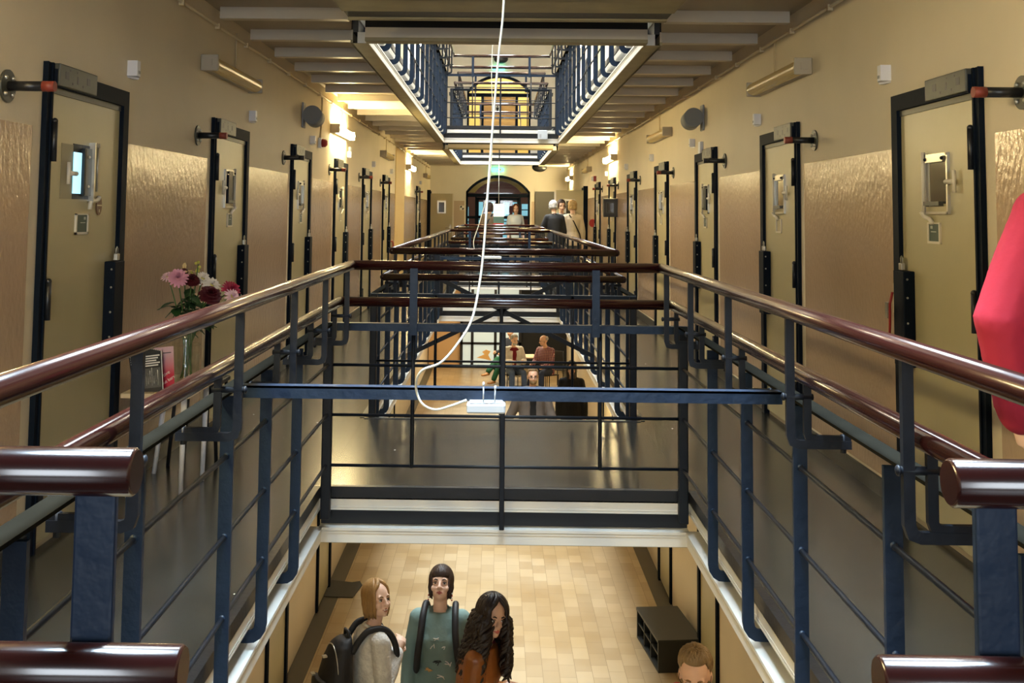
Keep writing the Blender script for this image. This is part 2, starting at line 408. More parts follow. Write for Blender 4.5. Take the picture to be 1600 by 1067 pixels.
def end_wall():
    x0, x1 = -.83, .86
    mb = MB()
    zs = [0, S+.02]
    mb.box((XL, YE, 0), (x0, YE+.25, ZT)).box((x1, YE, 0), (XR, YE+.25, ZT))
    for k, z in enumerate(zs):
        top = S+.02 if k == 0 else ZT
        ap = arch_pts(x0, x1, z+1.88, z+2.32)
        poly = [(x0, top), (x1, top)]+ap
        # split into quads for a clean non-convex fill
        for (a, za), (b, zb) in zip(ap[:-1], ap[1:]):
            mb.add([(a, YE, za), (a, YE, top), (b, YE, top), (b, YE, zb), (a, YE+.25, za), (a, YE+.25, top), (b, YE+.25, top), (b, YE+.25, zb)],
                   [(0,1,2,3),(4,7,6,5),(0,3,7,4),(1,5,6,2)])
    struct('wall_end', mb, [M['wall_end']])
    struct(num('trim'), MB().box((XL, YE-.004, 0), (x0-.04, YE, 1.635)).box((x1+.04, YE-.004, 0), (XR, YE, 1.635)), M['dado_end'])
    # ground storey end: tan panel, dark glazed partition, curtain
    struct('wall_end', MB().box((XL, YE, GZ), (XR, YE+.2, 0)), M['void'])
    struct(num('trim'), MB().box((XL+.02, YE-.02, GZ+.05), (-.93, YE, -.5)), M['tan'])
    for k, z in enumerate(zs):
        d = thing(num('door'), 'arched blue glazed doors in the end wall on the %s' % ('gallery floor' if k == 0 else 'upper gallery floor'), 'door', (0, YE+.06, z), kind='structure')
        fr = MB()
        ap = arch_pts(x0, x1, 1.88, 2.32); ai = arch_pts(x0+.06, x1-.06, 1.86, 2.25)
        for i in range(len(ap)-1):
            a, b, c, e = ap[i], ap[i+1], ai[i+1], ai[i]
            P = [(a[0], -.06, a[1]), (b[0], -.06, b[1]), (c[0], -.06, c[1]), (e[0], -.06, e[1])]
            P += [(p[0], .06, p[2]) for p in P]
            fr.add(P, [(0,1,2,3),(7,6,5,4),(3,2,6,7),(0,4,5,1)])
        fr.box((x0, -.06, 0), (x0+.055, .06, 1.9)).box((x1-.055, -.06, 0), (x1, .06, 1.9)).box((x0, -.06, 1.74), (x1, .06, 1.83))
        fr.build('frame', M['frame'], d)
        if k == 0:
            for sx0, sx1 in ((-.55, .015), (.015, .58)):
                lf = MB().box((sx0, -.05, .02), (sx0+.06, .03, 1.73)).box((sx1-.06, -.05, .02), (sx1, .03, 1.73)).box((sx0, -.05, 1.66), (sx1, .03, 1.73)).box((sx0, -.05, 1.17), (sx1, .03, 1.25)).box((sx0, -.05, .02), (sx1, .03, .25))
                l = lf.build('door_leaf', M['frame'], d)
                MB().box((sx0+.06, -.012, .25), (sx1-.06, -.006, 1.66)).build('glass', M['pane'], l)
            for sx0, sx1 in ((x0+.055, -.57), (.60, x1-.055)):
                sd = MB().box((sx0, -.04, 1.17), (sx1, .03, 1.24)).box((sx0, -.04, .02), (sx1, .03, .2)).build('side_light', M['frame'], d)
                MB().box((sx0, -.012, .2), (sx1, -.006, 1.74)).build('glass', M['pane'], sd)
            for sx in (-.565, .595): MB().box((sx-.022, -.055, 0), (sx+.022, .05, 1.76)).build('mullion', M['frame'], d)
            MB().prism([(x, zz) for x, zz in ai]+[(x0+.06, 1.83), (x1-.06, 1.83)][::1], 'y', -.004, .004).build('fanlight', M['pane'], d)
        else:
            for sx in (-.42, .49): MB().box((sx-.035, -.05, 0), (sx+.035, .05, 1.76)).build('mullion', M['frame'], d)
            for q in range(8):
                MB().box((-.385, -.02, .03+q*.215), (.455, .01, .03+q*.215+.205)).build('shutter_panel', M['ochre'], d)
            for sx0, sx1 in ((x0+.055, -.455), (.525, x1-.055)):
                MB().box((sx0, -.012, .02), (sx1, -.006, 1.74)).build('glass', M['pane'], d)
            MB().prism([(x, zz) for x, zz in ai]+[(x0+.06, 1.83), (x1-.06, 1.83)], 'y', -.004, .004).build('fanlight', M['pane'], d)
    # the hall beyond the arched doors
    yb = YE+3.9
    struct('floor', MB().box((XL, YE+.25, -.05), (XR, yb, 0)), M['deck'])
    struct('ceiling', MB().box((XL, YE+.25, S-.06), (XR, yb, S+.02)), M['wall'])
    struct('wall_far', MB().box((XL, yb, 0), (XR, yb+.1, S)), M['redwall'])
    for x, z0, z1 in ((-.52, .6, 1.65), (-.18, .6, 1.65), (.26, .5, 1.65), (.55, 1.25, 1.65), (.82, 1.25, 1.6), (-.95, .6, 1.5), (1.1, .7, 1.5)):
        w = struct(num('window'), MB().box((x-.09, yb-.03, z0), (x+.09, yb-.005, z1)), M['daypane'])
        MB().box((x-.1, yb-.04, (z0+z1)/2-.015), (x+.1, yb-.028, (z0+z1)/2+.015)).build('glazing_bar', M['frame'], w)
    # arched lit soffit in the hall
    ao = arch_pts(x0-.02, x1+.02, 1.86, 2.36); a2 = arch_pts(x0+.22, x1-.22, 1.86, 2.18)
    mb = MB()
    for i in range(len(ao)-1):
        P = [(ao[i][0], YE+.30, ao[i][1]), (ao[i+1][0], YE+.30, ao[i+1][1]), (a2[i+1][0], YE+.5, a2[i+1][1]), (a2[i][0], YE+.5, a2[i][1])]
        mb.add(P+[(p[0], p[1]+.02, p[2]) for p in P], [(0,1,2,3),(7,6,5,4),(0,4,5,1),(1,5,6,2),(2,6,7,3),(3,7,4,0)])
    struct(num('trim'), mb, M['yellowlit'])
    struct('wall_far', MB().box((XL, yb, S+.02), (XR, yb+.1, ZT)), M['yellowlit'])
end_wall()

# ------------------------------------------------------------------ cell doors
def make_door(s, w, name, variant, detail=True):
    """cell door on wall side s; local y runs from the hinge jamb away from the viewer, n = out of the wall"""
    sg = -s
    d = thing(name, 'x', 'door', kind='structure')
    def B(mb, n0, n1, y0, y1, z0, z1, mi=0, bev=0): return mb.box((sg*n0, y0, z0), (sg*n1, y1, z1), mi, bev)
    P = lambda n, y, z: (sg*n, y, z)
    fr = MB(); B(fr, .001, .018, 0, .055, 0, 1.895); B(fr, .001, .036, w-.07, w, 0, 1.872); B(fr, .001, .036, .055, w-.07, 1.80, 1.872); B(fr, .018, .022, .0, .008, 0, 1.895)
    B(fr, .018, .024, .04, .055, 0, 1.895)
    fr.build('frame', M['frame'], d)
    lf = MB(); B(lf, .001, .016, .055, w-.07, .03, 1.775)
    leaf = lf.build('door_leaf', M['leaf'], d)
    B(MB(), .001, .022, .055, w-.07, 1.775, 1.80).build('head_strip', M['steelbox'], d)
    if not detail: return d
    tb = MB(); B(tb, .001, .045, .06, .46, 1.805, 1.895, 0, .004)
    for y in (.13, .36): B(tb, .0445, .046, y-.018, y+.018, 1.838, 1.868, 1)
    B(tb, .0445, .046, .235, .25, 1.83, 1.862, 1)
    for y in (.19, .30): B(tb, .0445, .046, y-.004, y+.004, 1.822, 1.832, 1)
    for y in (.235, .16): tb.cyl(P(.0445, y, 1.878), P(.046, y, 1.878), .004, 8, 1)
    tb.build('closer_box', [M['steelbox'], M['black']], d)
    for z0, z1 in ((1.505, 1.665), (.885, 1.035), (.16, .31)):
        h = MB(); h.cyl(P(.028, .066, z0), P(.028, .066, z1), .012, 12); h.ell(P(.028, .066, z1), .013, 10, 6); B(h, .016, .024, .055, .09, z0+.01, z1-.01)
        h.build('hinge', M['black'], d)
    lb = MB(); B(lb, .016, .066, w-.20, w-.074, .67, 1.085, 0, .004)
    for z in (.75, .86, .97, 1.05): lb.ell(P(.05, w-.20, z), .005, 8, 6, 1)
    box = lb.build('lock_box', [M['frame'], M['chrome']], d)
    pl = MB(); B(pl, .035, .053, w-.14, w-.105, 1.087, 1.118, 0, .003); pl.tube([P(.044, w-.135, 1.115), P(.044, w-.134, 1.14), P(.044, w-.122, 1.148), P(.044, w-.111, 1.14), P(.044, w-.11, 1.115)], .0035, 6)
    pl.build('padlock', M['chrome'], box)
    # hatch
    ha = MB()
    y0, y1, z0, z1 = (.29, .53, 1.365, 1.585)
    if variant == 'open':
        B(ha, .016, .018, y0-.12, y0+.0, z0-.005, z1, 6)  # strip beside the hatch, shade painted as darker door colour
        B(ha, .016, .019, y0, y0+.21, z0-.005, z1+.005, 1)
        B(ha, .019, .022, y0+.0, y0+.085, z0+.018, z1-.03, 2)
        B(ha, .016, .034, y0+.085, y0+.105, z0+.015, z1-.012, 1); B(ha, .016, .030, y0+.105, y0+.18, z0+.01, z1-.008, 5)
        B(ha, .016, .042, y0+.18, y0+.192, z0-.012, z1+.02, 0)
        ha.tube([P(.034, y0+.235, z0+.03), P(.034, y0+.235, z1+.012)], .005, 8, 0)
        ha.ell(P(.032, y0+.145, z1-.045), .006, 8, 6, 4); ha.ell(P(.032, y0+.145, z0+.05), .006, 8, 6, 4)
        for y in (.21, .235): ha.cyl(P(.036, y0+y, z1), P(.036, y0+y, z1+.02), .008, 8, 0)
    else:
        for a in ((y0, y0+.014, z0-.03, z1), (y1-.02, y1-.005, z0, z1+.005), (y0, y1, z1-.012, z1), (y0, y1, z0-.03, z0-.02)):
            B(ha, .016, .028, *a, 0)
        ha.tube([P(.030, y1, z0-.03), P(.030, y1, z1+.012)], .009, 8, 4)
        B(ha, .016, .020, y0+.03, y1-.045, z0+.012, z1-.03, 3 if variant == 'steel' else 1)
        ha.prism([(y0+.03, z1-.035), (y1-.03, z1-.035), (y1-.035, z1-.012), (y0+.035, z1-.012)], 'x', sg*.016, sg*.034, 0)
        B(ha, .016, .036, y0+.07, y1+.002, z0+.005, z0+.022, 5)
        for y in (y0+.035, y1-.035): ha.ell(P(.036, y, z1-.022), .007, 8, 6, 1)
        if variant == 'dark': B(ha, .016, .036, y0+.05, y0+.16, z0, z1-.01, 1)
    hb = ha.build('hatch', [M['chrome'], M['iron_dark'], M['hatchblue'], M['glassdark'], M['whitepipe'], M['steelbox'], M['leaf_dull']], leaf)
    t = MB(); t.cyl(P(.03, .30, 1.465), P(.03, .225, 1.465), .010, 10); t.cyl(P(.03, .22, 1.42), P(.03, .22, 1.51), .008, 8)
    t.build('hatch_handle', M['whitepipe'], leaf)
    pp = MB()
    if variant == 'open':
        pp.tube([P(.03, .57, 1.375), P(.028, .565, 1.362), P(.030, .53, 1.355), P(.030, .49, 1.355), P(.030, .47, 1.345), P(.028, .468, 1.318)], .0095, 8)
    else:
        pp.tube([P(.042, .53, 1.345), P(.030, .528, 1.325), P(.030, .50, 1.318), P(.030, .47, 1.314), P(.029, .452, 1.300), P(.028, .45, 1.292)], .0095, 8)
    pp.build('speaking_pipe', M['whitepipe'], leaf)
    ch = MB(); y0, y1, z0, z1 = .385, .515, 1.212, 1.300
    if variant == 'open': y0, y1 = .335, .475
    for a in ((y0, y0+.012, z0, z1), (y1-.012, y1, z0, z1), (y0, y1, z0, z0+.01), (y0, y1, z1-.006, z1)): B(ch, .016, .024, *a)
    chb = ch.build('card_holder', M['whitepipe'], leaf)
    cd = MB(); B(cd, .016, .020, y0+.012, y1-.012, z0+.01, z1-.006)
    for k in range(2): B(cd, .020, .0205, y1-.035-.012*k, y1-.027-.012*k, z1-.026, z1-.014, 1)
    B(cd, .020, .0205, y1-.085, y1-.03, z1-.040, z1-.037, 1)
    cd.build('name_card', [M['card'], M['cardtext']], chb)
    if variant == 'open':
        tg = MB(); n = 24
        tg.prism([(.60+.032*math.cos(2*PI*i/n), 1.335+.042*math.sin(2*PI*i/n)) for i in range(n)], 'x', sg*.016, sg*.021)
        B(tg, .021, .022, .572, .628, 1.333, 1.339, 1); B(tg, .021, .0225, .594, .604, 1.305, 1.318, 1)
        tg.build('oval_tag', [M['woodtag'], M['keyplate']], leaf)
    return d

LDOORS = [4.20, 6.71, 9.30, 11.78, 14.25, 16.78, 23.75]
RDOORS = [4.12, 6.63, 9.12, 11.70, 14.35, 16.90, 19.40]
protoL = {v: make_door(-1, .90, 'door_%s' % v, v) for v in ('open', 'dark', 'steel')}
protoR = {v: make_door(1, .88, 'door_%s' % v, v) for v in ('steel', 'dark')}
used = set()
NAMEP = {'open': 'open hatch and oval tag', 'dark': 'dark box in its hatch', 'steel': 'nickel-framed hatch'}
def place_door(protos, v, x, y, z, label):
    key = (id(protos), v)
    p = protos[v]
    if key in used: o = copy_tree(p, (x, y, z), label)
    else:
        used.add(key); o = p; o.location = (x, y, z); o['label'] = label
    o.name = num('door'); return o
for i, y in enumerate(LDOORS):
    v = ['open', 'dark', 'steel', 'dark', 'steel', 'steel', 'steel'][i]
    place_door(protoL, v, XL, y, 0, '%s cell door in the %s, with %s' % (ORD[i], SIDE[-1], NAMEP[v]))
for i, y in enumerate(RDOORS):
    v = ['steel', 'steel', 'dark', 'steel', 'steel', 'steel', 'steel'][i]
    place_door(protoR, v, XR, y, 0, '%s cell door in the %s, with %s' % (ORD[i], SIDE[1], NAMEP[v]))
# plain doors on the ground storey and the top storey
gl = make_door(-1, .80, 'door_plain', 'steel', False); gr = make_door(1, .80, 'door_plain', 'steel', False)
first = {id(gl): True, id(gr): True}
def plain(p, x, y, z, label):
    if first[id(p)]: first[id(p)] = False; o = p; o.location = (x, y, z); o['label'] = label
    else: o = copy_tree(p, (x, y, z), label)
    o.name = num('door')
for i in range(6):
    plain(gl, XL, 6.32+2.42*i, GZ, '%s cream cell door down on the ground storey under the vase-side gallery' % ORD[i])
    plain(gr, XR, 6.75+2.4*i, GZ, '%s cream cell door down on the ground storey under the gallery facing the vase' % ORD[i])
for i in range(7):
    plain(gl, XL, 6.7+2.51*i, S, '%s cell door on the upper gallery above the vase-side wall' % ORD[i])
    plain(gr, XR, 6.6+2.51*i, S, '%s cell door on the upper gallery above the wall facing the vase' % ORD[i])
# two doors standing open at the far end
def open_door(s, y, ang, label):
    d = thing(num('door'), label, 'door', (SX(s, .06), y, 0), kind='structure')
    sg = -s
    fr = MB().box((0-sg*.059, -.02, 0), (sg*.03, .04, 1.89)).box((-sg*.059, .8, 0), (sg*.0, .88, 1.87)).box((-sg*.059, .04, 1.8), (0, .8, 1.87)); fr.build('frame', M['frame'], d)
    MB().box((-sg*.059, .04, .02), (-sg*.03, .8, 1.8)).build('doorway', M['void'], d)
    lf = MB().box((0, .0, .02), (sg*.62, .045, 1.80)).build('door_leaf', M['leaf'], d)
    h = MB().box((sg*.2, -.012, 1.3), (sg*.42, 0, 1.62)).box((sg*.24, -.02, 1.33), (sg*.38, -.012, 1.58), 1).build('hatch', [M['chrome'], M['glassdark']], lf)
    k = MB().cyl((sg*.54, -.05, .95), (sg*.42, -.05, .95), .012).cyl((sg*.54, 0, .95), (sg*.54, -.05, .95), .01).box((sg*.52, -.008, .82), (sg*.56, 0, 1.02)); k.build('lever_handle', M['chrome'], lf)
    k = MB().box((sg*.585, -.002, .02), (sg*.622, .047, 1.802)); k.build('leaf_edge', M['whitepipe'], lf)
    return d
open_door(-1, 27.55, 0, 'cell door standing open beside the end wall, next to the two posters')
open_door(1, 22.2, 0, 'cell door standing open just behind the blonde visitor in a cream jacket')
struct(num('trim'), MB().box((1.0, YE-.05, 0), (1.74, YE, 1.90)), M['greypanel'])
# recess with an unlined cream wall
struct(num('trim'), MB().box((XL, 18.9, 0), (XL+.012, 20.7, 2.45)), mat('recess_paint', (216,186,124), .55))

# gloss dado panels and skirting between the doors
def panels(s, doors, w, z):
    e = [(YB, doors[0])]+[(a+w, b-.0) for a, b in zip(doors[:-1], doors[1:])]+[(doors[-1]+w, YE)]
    for i, (a, b) in enumerate(e):
        mb = MB().box((SX(s, 0), a+.002, z+.1), (SX(s, .004), b-.085, z+1.635))
        struct(num('trim'), mb, M['dado'])
        struct('baseboard_%s' % ('left' if s < 0 else 'right'), MB().box((SX(s, 0), a+.001, z), (SX(s, .012), b-.002, z+.085)), M['black'])
panels(-1, LDOORS, .90, 0); panels(1, RDOORS, .88, 0)

# ------------------------------------------------------------------ fixtures on the walls
def doorstop(s, y, z, label, red=True):
    sg = -s
    t = thing('door_stop', label, 'door stop', (SX(s, .0), y, z), 'door stop bars beside the cell doors')
    fl = MB().cyl((sg*.001, 0, 0), (sg*.010, 0, 0), .06, 28)
    for a in range(4):
        q = PI/4+a*PI/2; fl.ell((sg*.012, .042*math.cos(q), .042*math.sin(q)), .009, 8, 6, 1)
    fl.build('flange', [M['steelbox'], M['chrome']], t)
    MB().cyl((sg*.009, 0, 0), (sg*.135, 0, 0), .0185, 16).build('bar', M['black'], t)
    if red: MB().cyl((sg*.134, 0, 0), (sg*.178, 0, 0), .0195, 16).build('rubber_tip', M['redtip'], t)
    else: MB().cyl((sg*.134, 0, 0), (sg*.178, 0, 0), .0195, 16).build('rubber_tip', M['black'], t)
for s, ds in ((-1, LDOORS), (1, RDOORS)):
    for i, y in enumerate(ds):
        doorstop(s, y-.31, 1.76, 'black %s door stop bar before the %s cell door, %s' % ('red-tipped' if i not in (2,) else 'all-black', ORD[i], SIDE[s]), i not in (2,))
def sensor(s, y, z, label):
    sg = -s
    t = thing('motion_detector', label, 'sensor', (SX(s, 0), y, z), 'white wedge sensors above the cell doors')
    MB().prism([(sg*.001, -.045), (sg*.001, .045), (sg*.03, .045), (sg*.05, .0), (sg*.05, -.045)], 'z', -.037, .037).prism([(sg*.001, -.04), (sg*.03, .04), (sg*.001, .04)], 'z', -.046, -.037).build('cover', M['plastic'], t)
    MB().box((sg*.0502, -.03, -.025), (sg*.0505, .0, -.01)).build('label_plate', M['plastic_grey'], t)
for s, ys in ((-1, [5.2, 7.76, 10.30, 12.85, 15.4, 18.0, 24.8]), (1, [5.13, 7.65, 10.2, 12.88, 15.4, 18.2, 20.8])):
    for i, y in enumerate(ys): sensor(s, y, 1.995, 'white wedge sensor box past the %s cell door, %s' % (ORD[i], SIDE[s]))

def lamp(s, y, z, on, label, lit='diff_on'):
    sg = -s
    t = thing('wall_lamp', label, 'lamp', (SX(s, 0), y, z), 'fluorescent wall lamps above the doors')
    body = MB().box((sg*.001, -.60, -.045), (sg*.05, .60, .045), 0, .006)
    for e in (-1, 1): body.box((sg*.001, e*.60, -.05), (sg*.105, e*.625, .05), 0, .006).box((sg*.03, e*.624, -.02), (sg*.07, e*.632, .02))
    body.build('housing', M['lampbody'], t)
    n = 10; df = MB()
    df.prism([(sg*.05, -.045)]+[(sg*(.05+.055*math.sin(PI*i/n)), -.045*math.cos(PI*i/n)) for i in range(1, n)]+[(sg*.05, .045)], 'y', -.597, .597)
    df.build('diffuser', M[lit if on else 'diff_off'], t)
    MB().cyl((sg*.075, -.595, 0), (sg*.075, .595, 0), .012, 10).build('tube', M['diff_on' if on else 'plastic'], t) if not on else None
    MB().tube([(sg*.01, .2, .05), (sg*.01, .21, .16), (sg*.01, .2, 2.51-2.2)], .006, 6).build('feed_cable', M['pipe'], t)
for s, L in ((-1, [(2.1, 1), (7.05, 0), (12.1, 1), (17.0, 0), (21.7, 1), (26.6, 0)]), (1, [(2.1, 0), (6.98, 0), (12.1, 0), (17.4, 1), (21.9, 0), (27.2, 1)])):
    for i, (y, on) in enumerate(L):
        lamp(s, y, 2.2, on, '%s fluorescent lamp, %s, counted along the %s' % (ORD[i-1] if i else 'out-of-view', 'lit' if on else 'unlit and yellowed', SIDE[s]))
for s in (-1, 1):
    for i, y in enumerate((3.2, 5.8, 8.6, 13.0, 18.0, 23.5, 26.5)):  # second pair added to light the visitors' faces
        lamp(s, y, GZ+2.2, 1, '%s unseen lit lamp under the %s gallery on the ground storey' % (ORD[i], 'vase-side' if s < 0 else 'opposite'), 'diff_ground')

for s in (-1, 1):  # unseen lamps added to brighten the upper walls
    for i, y in enumerate((8.0, 13.0, 18.0, 23.0)):
        lamp(s, y, S+2.35, 1, '%s added unseen lit lamp high on the upper gallery wall above the %s gallery' % (ORD[i], 'vase-side' if s < 0 else 'opposite'), 'diff_top')

def siren(s, y, z, label):
    sg = -s
    t = thing('alarm_siren', label, 'siren', (SX(s, 0), y, z))
    MB().box((sg*.001, -.06, -.115), (sg*.018, .06, .115), 0, .004).build('back_plate', M['plastic_grey'], t)
    MB().cyl((sg*.1, -.09, 0), (sg*.1, .11, -.02), .085, 28).box((sg*.015, -.04, -.03), (sg*.06, .04, .03)).build('horn', M['siren'], t)
siren(-1, 9.85, 2.19, 'round grey alarm siren on the wall behind the flower vase'); siren(1, 9.75, 2.19, 'round grey alarm siren on the wall facing the flower vase')
def conduit(s):
    t = thing('conduit_pipe', 'thin cream conduit running below the ceiling along the %s' % SIDE[s], 'pipe', (SX(s, 0), 0, 2.475))
    sg = -s
    MB().cyl((sg*.014, YB+.1, 0), (sg*.014, YE-.1, 0), .0105, 10).build('pipe', M['pipe'], t)
    me = MB().box((sg*.001, -.012, -.022), (sg*.03, .012, .012)).mesh('clip', M['pipe'])
    for i in range(36): link('clip', me, t, (0, .5+.78*i, 0))
conduit(-1); conduit(1)
# beacon with its pipe drop
t = thing('alarm_beacon', 'red alarm beacon under the siren on the wall behind the flower vase', 'beacon', (XL, 10.75, 1.995))
MB().box((.001, -.04, -.05), (.035, .04, .05), 0, .006).build('base', M['plastic'], t)
MB().tube([(.034, 0, 0), (.07, 0, 0), (.09, 0, 0)], [.042, .04, .022], 16).build('lens', M['red'], t)
MB().tube([(.016, .0, .05), (.016, .02, .12), (.016, .06, .2), (.016, .06, .46)], .009, 8).build('drop_pipe', M['pipe'], t)
t = tag(MB().box((XR, 9.75, 1.87), (XR-.03, 9.85, 1.98), 0, .004).build('junction_box', M['plastic']), 'square white junction box below the siren on the wall facing the vase', 'box')
t = tag(MB().box((XL, 12.9, 1.99), (XL+.03, 13.02, 2.09), 0, .004).build('junction_box', M['plastic']), 'square white junction box directly under the nearer lit lamp', 'box')
t = tag(MB().box((XR, 20.3, 1.93), (XR-.05, 20.38, 2.03), 0, .004).build('alarm_box', M['red']), 'small dark red alarm box on a pipe near the far unlit lamp', 'box')
# ivory keyhole plates beside the lock boxes
def keyplate(s, y, label):
    sg = -s; t = thing('keyhole_plate', label, 'key plate', (SX(s, .004), y, .95), 'ivory keyhole plates beside the doors')
    MB().box((sg*.0005, -.022, -.068), (sg*.007, .022, .068), 0, .002).build('plate', M['keyplate'], t)
    MB().cyl((sg*.0068, 0, .035), (sg*.0078, 0, .035), .009, 12).box((sg*.0068, -.004, .012), (sg*.0078, .004, .034)).build('keyhole', M['black'], t)
for s, ds, w in ((-1, LDOORS, .9), (1, RDOORS, .88)):
    for i, y in enumerate(ds[:5]): keyplate(s, y+w+.06, 'ivory keyhole plate past the %s cell door, %s' % (ORD[i], SIDE[s]))
# red strap and keys hanging on the first lock box facing the vase
t = thing('key_strap', 'red key strap hanging from the lock box of the nearest cell door facing the vase', 'strap', (SX(1, .09), RDOORS[0]+.75, .99))
MB().tube([(0, 0, 0), (-.008, .01, -.05), (-.006, .02, -.14), (-.004, .035, -.21)], .006, 6).build('strap', M['red'], t)
MB().box((-.002, .06, -.12), (.006, .09, -.05)).build('keys', M['chrome'], t)
# small red handle on the recess wall, wall screen, red disc
tag(MB().tube([(XL+.012, 17.95, .84), (XL+.06, 17.97, .84), (XL+.07, 17.99, .80), (XL+.07, 18.0, .70)], .012, 8).build('hook', M['red']), 'small red hook on the vase-side wall before the cream recess', 'hook')
t = thing('wall_screen', 'dark framed screen box jutting from the wall facing the vase', 'screen', (XR, 16.7, 1.42))
MB().box((-.001, -.04, -.14), (-.22, .06, .14), 0, .008).build('casing', M['darkgrey'], t)
MB().box((-.05, -.045, -.085), (-.18, -.0405, .085)).build('panel', M['steelbox'], t)
MB().box((-.065, -.0465, -.07), (-.165, -.0452, .07)).build('display', M['glassdark'], t)
tag(MB().cyl((XR-.03, 20.6, 1.15), (XR-.045, 20.58, 1.15), .075, 20).build('red_disc', M['red']), 'round red disc hanging by the far cell doors', 'sign')
for s, x, z, nm in ((1, 1.07, 2.50, 'gallery'), (1, .06, S+2.75, 'upper gallery')):
    tag(MB().ell((x, YE-.9 if z < 3 else YE-.12, z), (.19, .12, .12), 20, 12).build('speaker_dome', M['black']), 'black speaker dome high on the end wall of the %s' % nm, 'speaker')
def exit_sign(y, z, label):
    t = thing('exit_sign', label, 'sign', (0, y, z))
    MB().box((-.16, -.03, -.05), (.16, .03, .05), 0, .004).build('housing', M['exit'], t)
    # running figure and arrow in white
    f = MB(); f.ell((-.02, -.0315, .03), (.009, .001, .009), 10, 6); f.bar([(-.022, -.0315, .02), (-.03, -.0315, -.008)], .012, .001, (0, 1, 0)); f.bar([(-.03, -.0315, -.008), (-.05, -.0315, -.022), (-.055, -.0315, -.04)], .008, .001, (0, 1, 0)); f.bar([(-.03, -.0315, -.008), (-.012, -.0315, -.02), (-.014, -.0315, -.04)], .008, .001, (0, 1, 0)); f.bar([(-.02, -.0315, .018), (.0, -.0315, .004), (.012, -.0315, .012)], .006, .001, (0, 1, 0))
    f.box((.04, -.031, -.03), (.1, -.032, .035)); f.build('pictogram', M['paper'], t)
    return t
exit_sign(YE-.06, 2.46, 'green lit exit sign over the arched doors of the gallery'); exit_sign(YE-.05, S+2.52, 'green lit exit sign over the arched doors of the upper gallery')
# posters on the end wall
t = thing('wall_poster', 'white poster with text lines and three small pictures on the end wall', 'poster', (-1.29, YE-.006, 1.12))
MB().box((-.13, -.003, -.19), (.13, 0, .19)).build('sheet', M['paper'], t)
f = MB()
for i in range(9): f.box((-.11, -.004, .14-.033*i), (-.01, -.0032, .15-.033*i))
for z in (.1, -.02, -.13): f.box((.03, -.004, z-.035), (.11, -.0032, z+.035))
for x in (-.09, -.04): f.box((x-.015, -.004, -.175), (x+.015, -.0032, -.15))
f.build('print', M['ink'], t)
t = thing('target_sign', 'small black and white quartered marker on the end wall left of the arch', 'marker', (-.93, YE-.006, 1.45))
MB().box((-.06, -.003, -.06), (.06, 0, .06)).build('sheet', M['paper'], t)
MB().prism([(-.055, .005), (-.005, .005), (-.005, .055), (-.04, .05)], 'y', -.004, -.0032).prism([(.005, -.055), (.04, -.045), (.055, -.005), (.005, -.005)], 'y', -.004, -.0032).build('print', M['ink'], t)
# framed posters hung in front of the arched doors
t = thing('hanging_poster', 'white, green and red notice hung in front of the arched doors', 'poster', (.03, 22.72, 1.30))
MB().box((-.11, -.004, .0), (.11, .004, .21)).build('upper_sheet', M['paper'], t)
MB().box((-.11, -.004, -.24), (.11, .004, -.01)).box((-.11, -.0055, -.19), (.11, -.0042, -.05), 1).box((-.11, -.0055, -.235), (.11, -.0042, -.19), 2).build('lower_sheet', [M['paper'], M['card'], M['red']], t)
f = MB(); f.box((-.08, -.005, .07), (.08, -.0042, .08)).box((-.08, -.005, .045), (.08, -.0042, .052)).box((-.03, -.005, .13), (.06, -.0042, .137)); f.build('print', M['ink'], t)
MB().tube([(0, 0, .21), (-.005, 0, 1.1)], .004, 6).build('string', M['cable'], t)
t = thing('figure_sign', 'white sign with a black standing figure on the upper gallery shutters', 'sign', (-.05, YE-.03, S+1.43))
MB().box((-.13, -.006, -.11), (.13, 0, .11)).build('sheet', M['paper'], t)
f = MB(); f.ell((.03, -.0075, .065), (.018, .001, .018), 12, 8); f.box((.005, -.008, -.06), (.055, -.0065, .04)).box((-.005, -.008, -.01), (.065, -.0065, .035)); f.build('print', M['ink'], t)

# ------------------------------------------------------------------ railings
ROD_Z = (.59, .355, .12)
def post_mesh(sg):   # sg: direction from post to the wall
    mb = MB()
    mb.bar([(0, 0, ZI-.025), (0, 0, -.095), (sg*.004, 0, -.115), (sg*.014, 0, -.130), (sg*.028, 0, -.1385), (sg*.045, 0, -.140), (sg*.088, 0, -.140)], .040, .014, (0, 1, 0))
    mb.box((sg*.084, -.022, -.18), (sg*.092, .022, -.11))
    for z in ROD_Z: mb.ell((0, 0, z), (.012, .016, .012), 8, 6)
    return mb.mesh('post', M['iron'])
def bracket_meshes(sg, dxu, dxl, dxi):
    """long bracket carrying the upper handrail, short strap carrying the lower one; x offsets relative to the post line"""
    a = MB()
    a.bar([(dxu, 0, ZU-.018), (dxu, 0, .74), (dxu+sg*.006, 0, .722), (dxu+sg*.022, 0, .716), (sg*.055, 0, .716)], .022, .016, (0, 1, 0))
    a.cyl((sg*.035, 0, .695), (sg*.035, 0, .742), .008, 8)
    b = MB(); b.bar([(dxl, 0, ZL-.018), (dxl, 0, .745), (dxl+sg*.004, 0, .734), (dxl+sg*.02, 0, .73), (sg*.03, 0, .73), (sg*.045, 0, .735), (sg*.05, 0, .765)], .020, .014, (0, 1, 0))
    c = MB(); c.cyl((dxu-sg*.016, 0, .84), (dxl+sg*.016, 0, .84), .0085, 10); c.ell((dxu-sg*.018, 0, .84), (.006, .011, .011), 10, 6)
    return a.mesh('bracket', M['iron_dark']), b.mesh('strap', M['iron_dark']), c.mesh('pin', M['iron_dark'])
POSTM = {-1: post_mesh(-1), 1: post_mesh(1)}
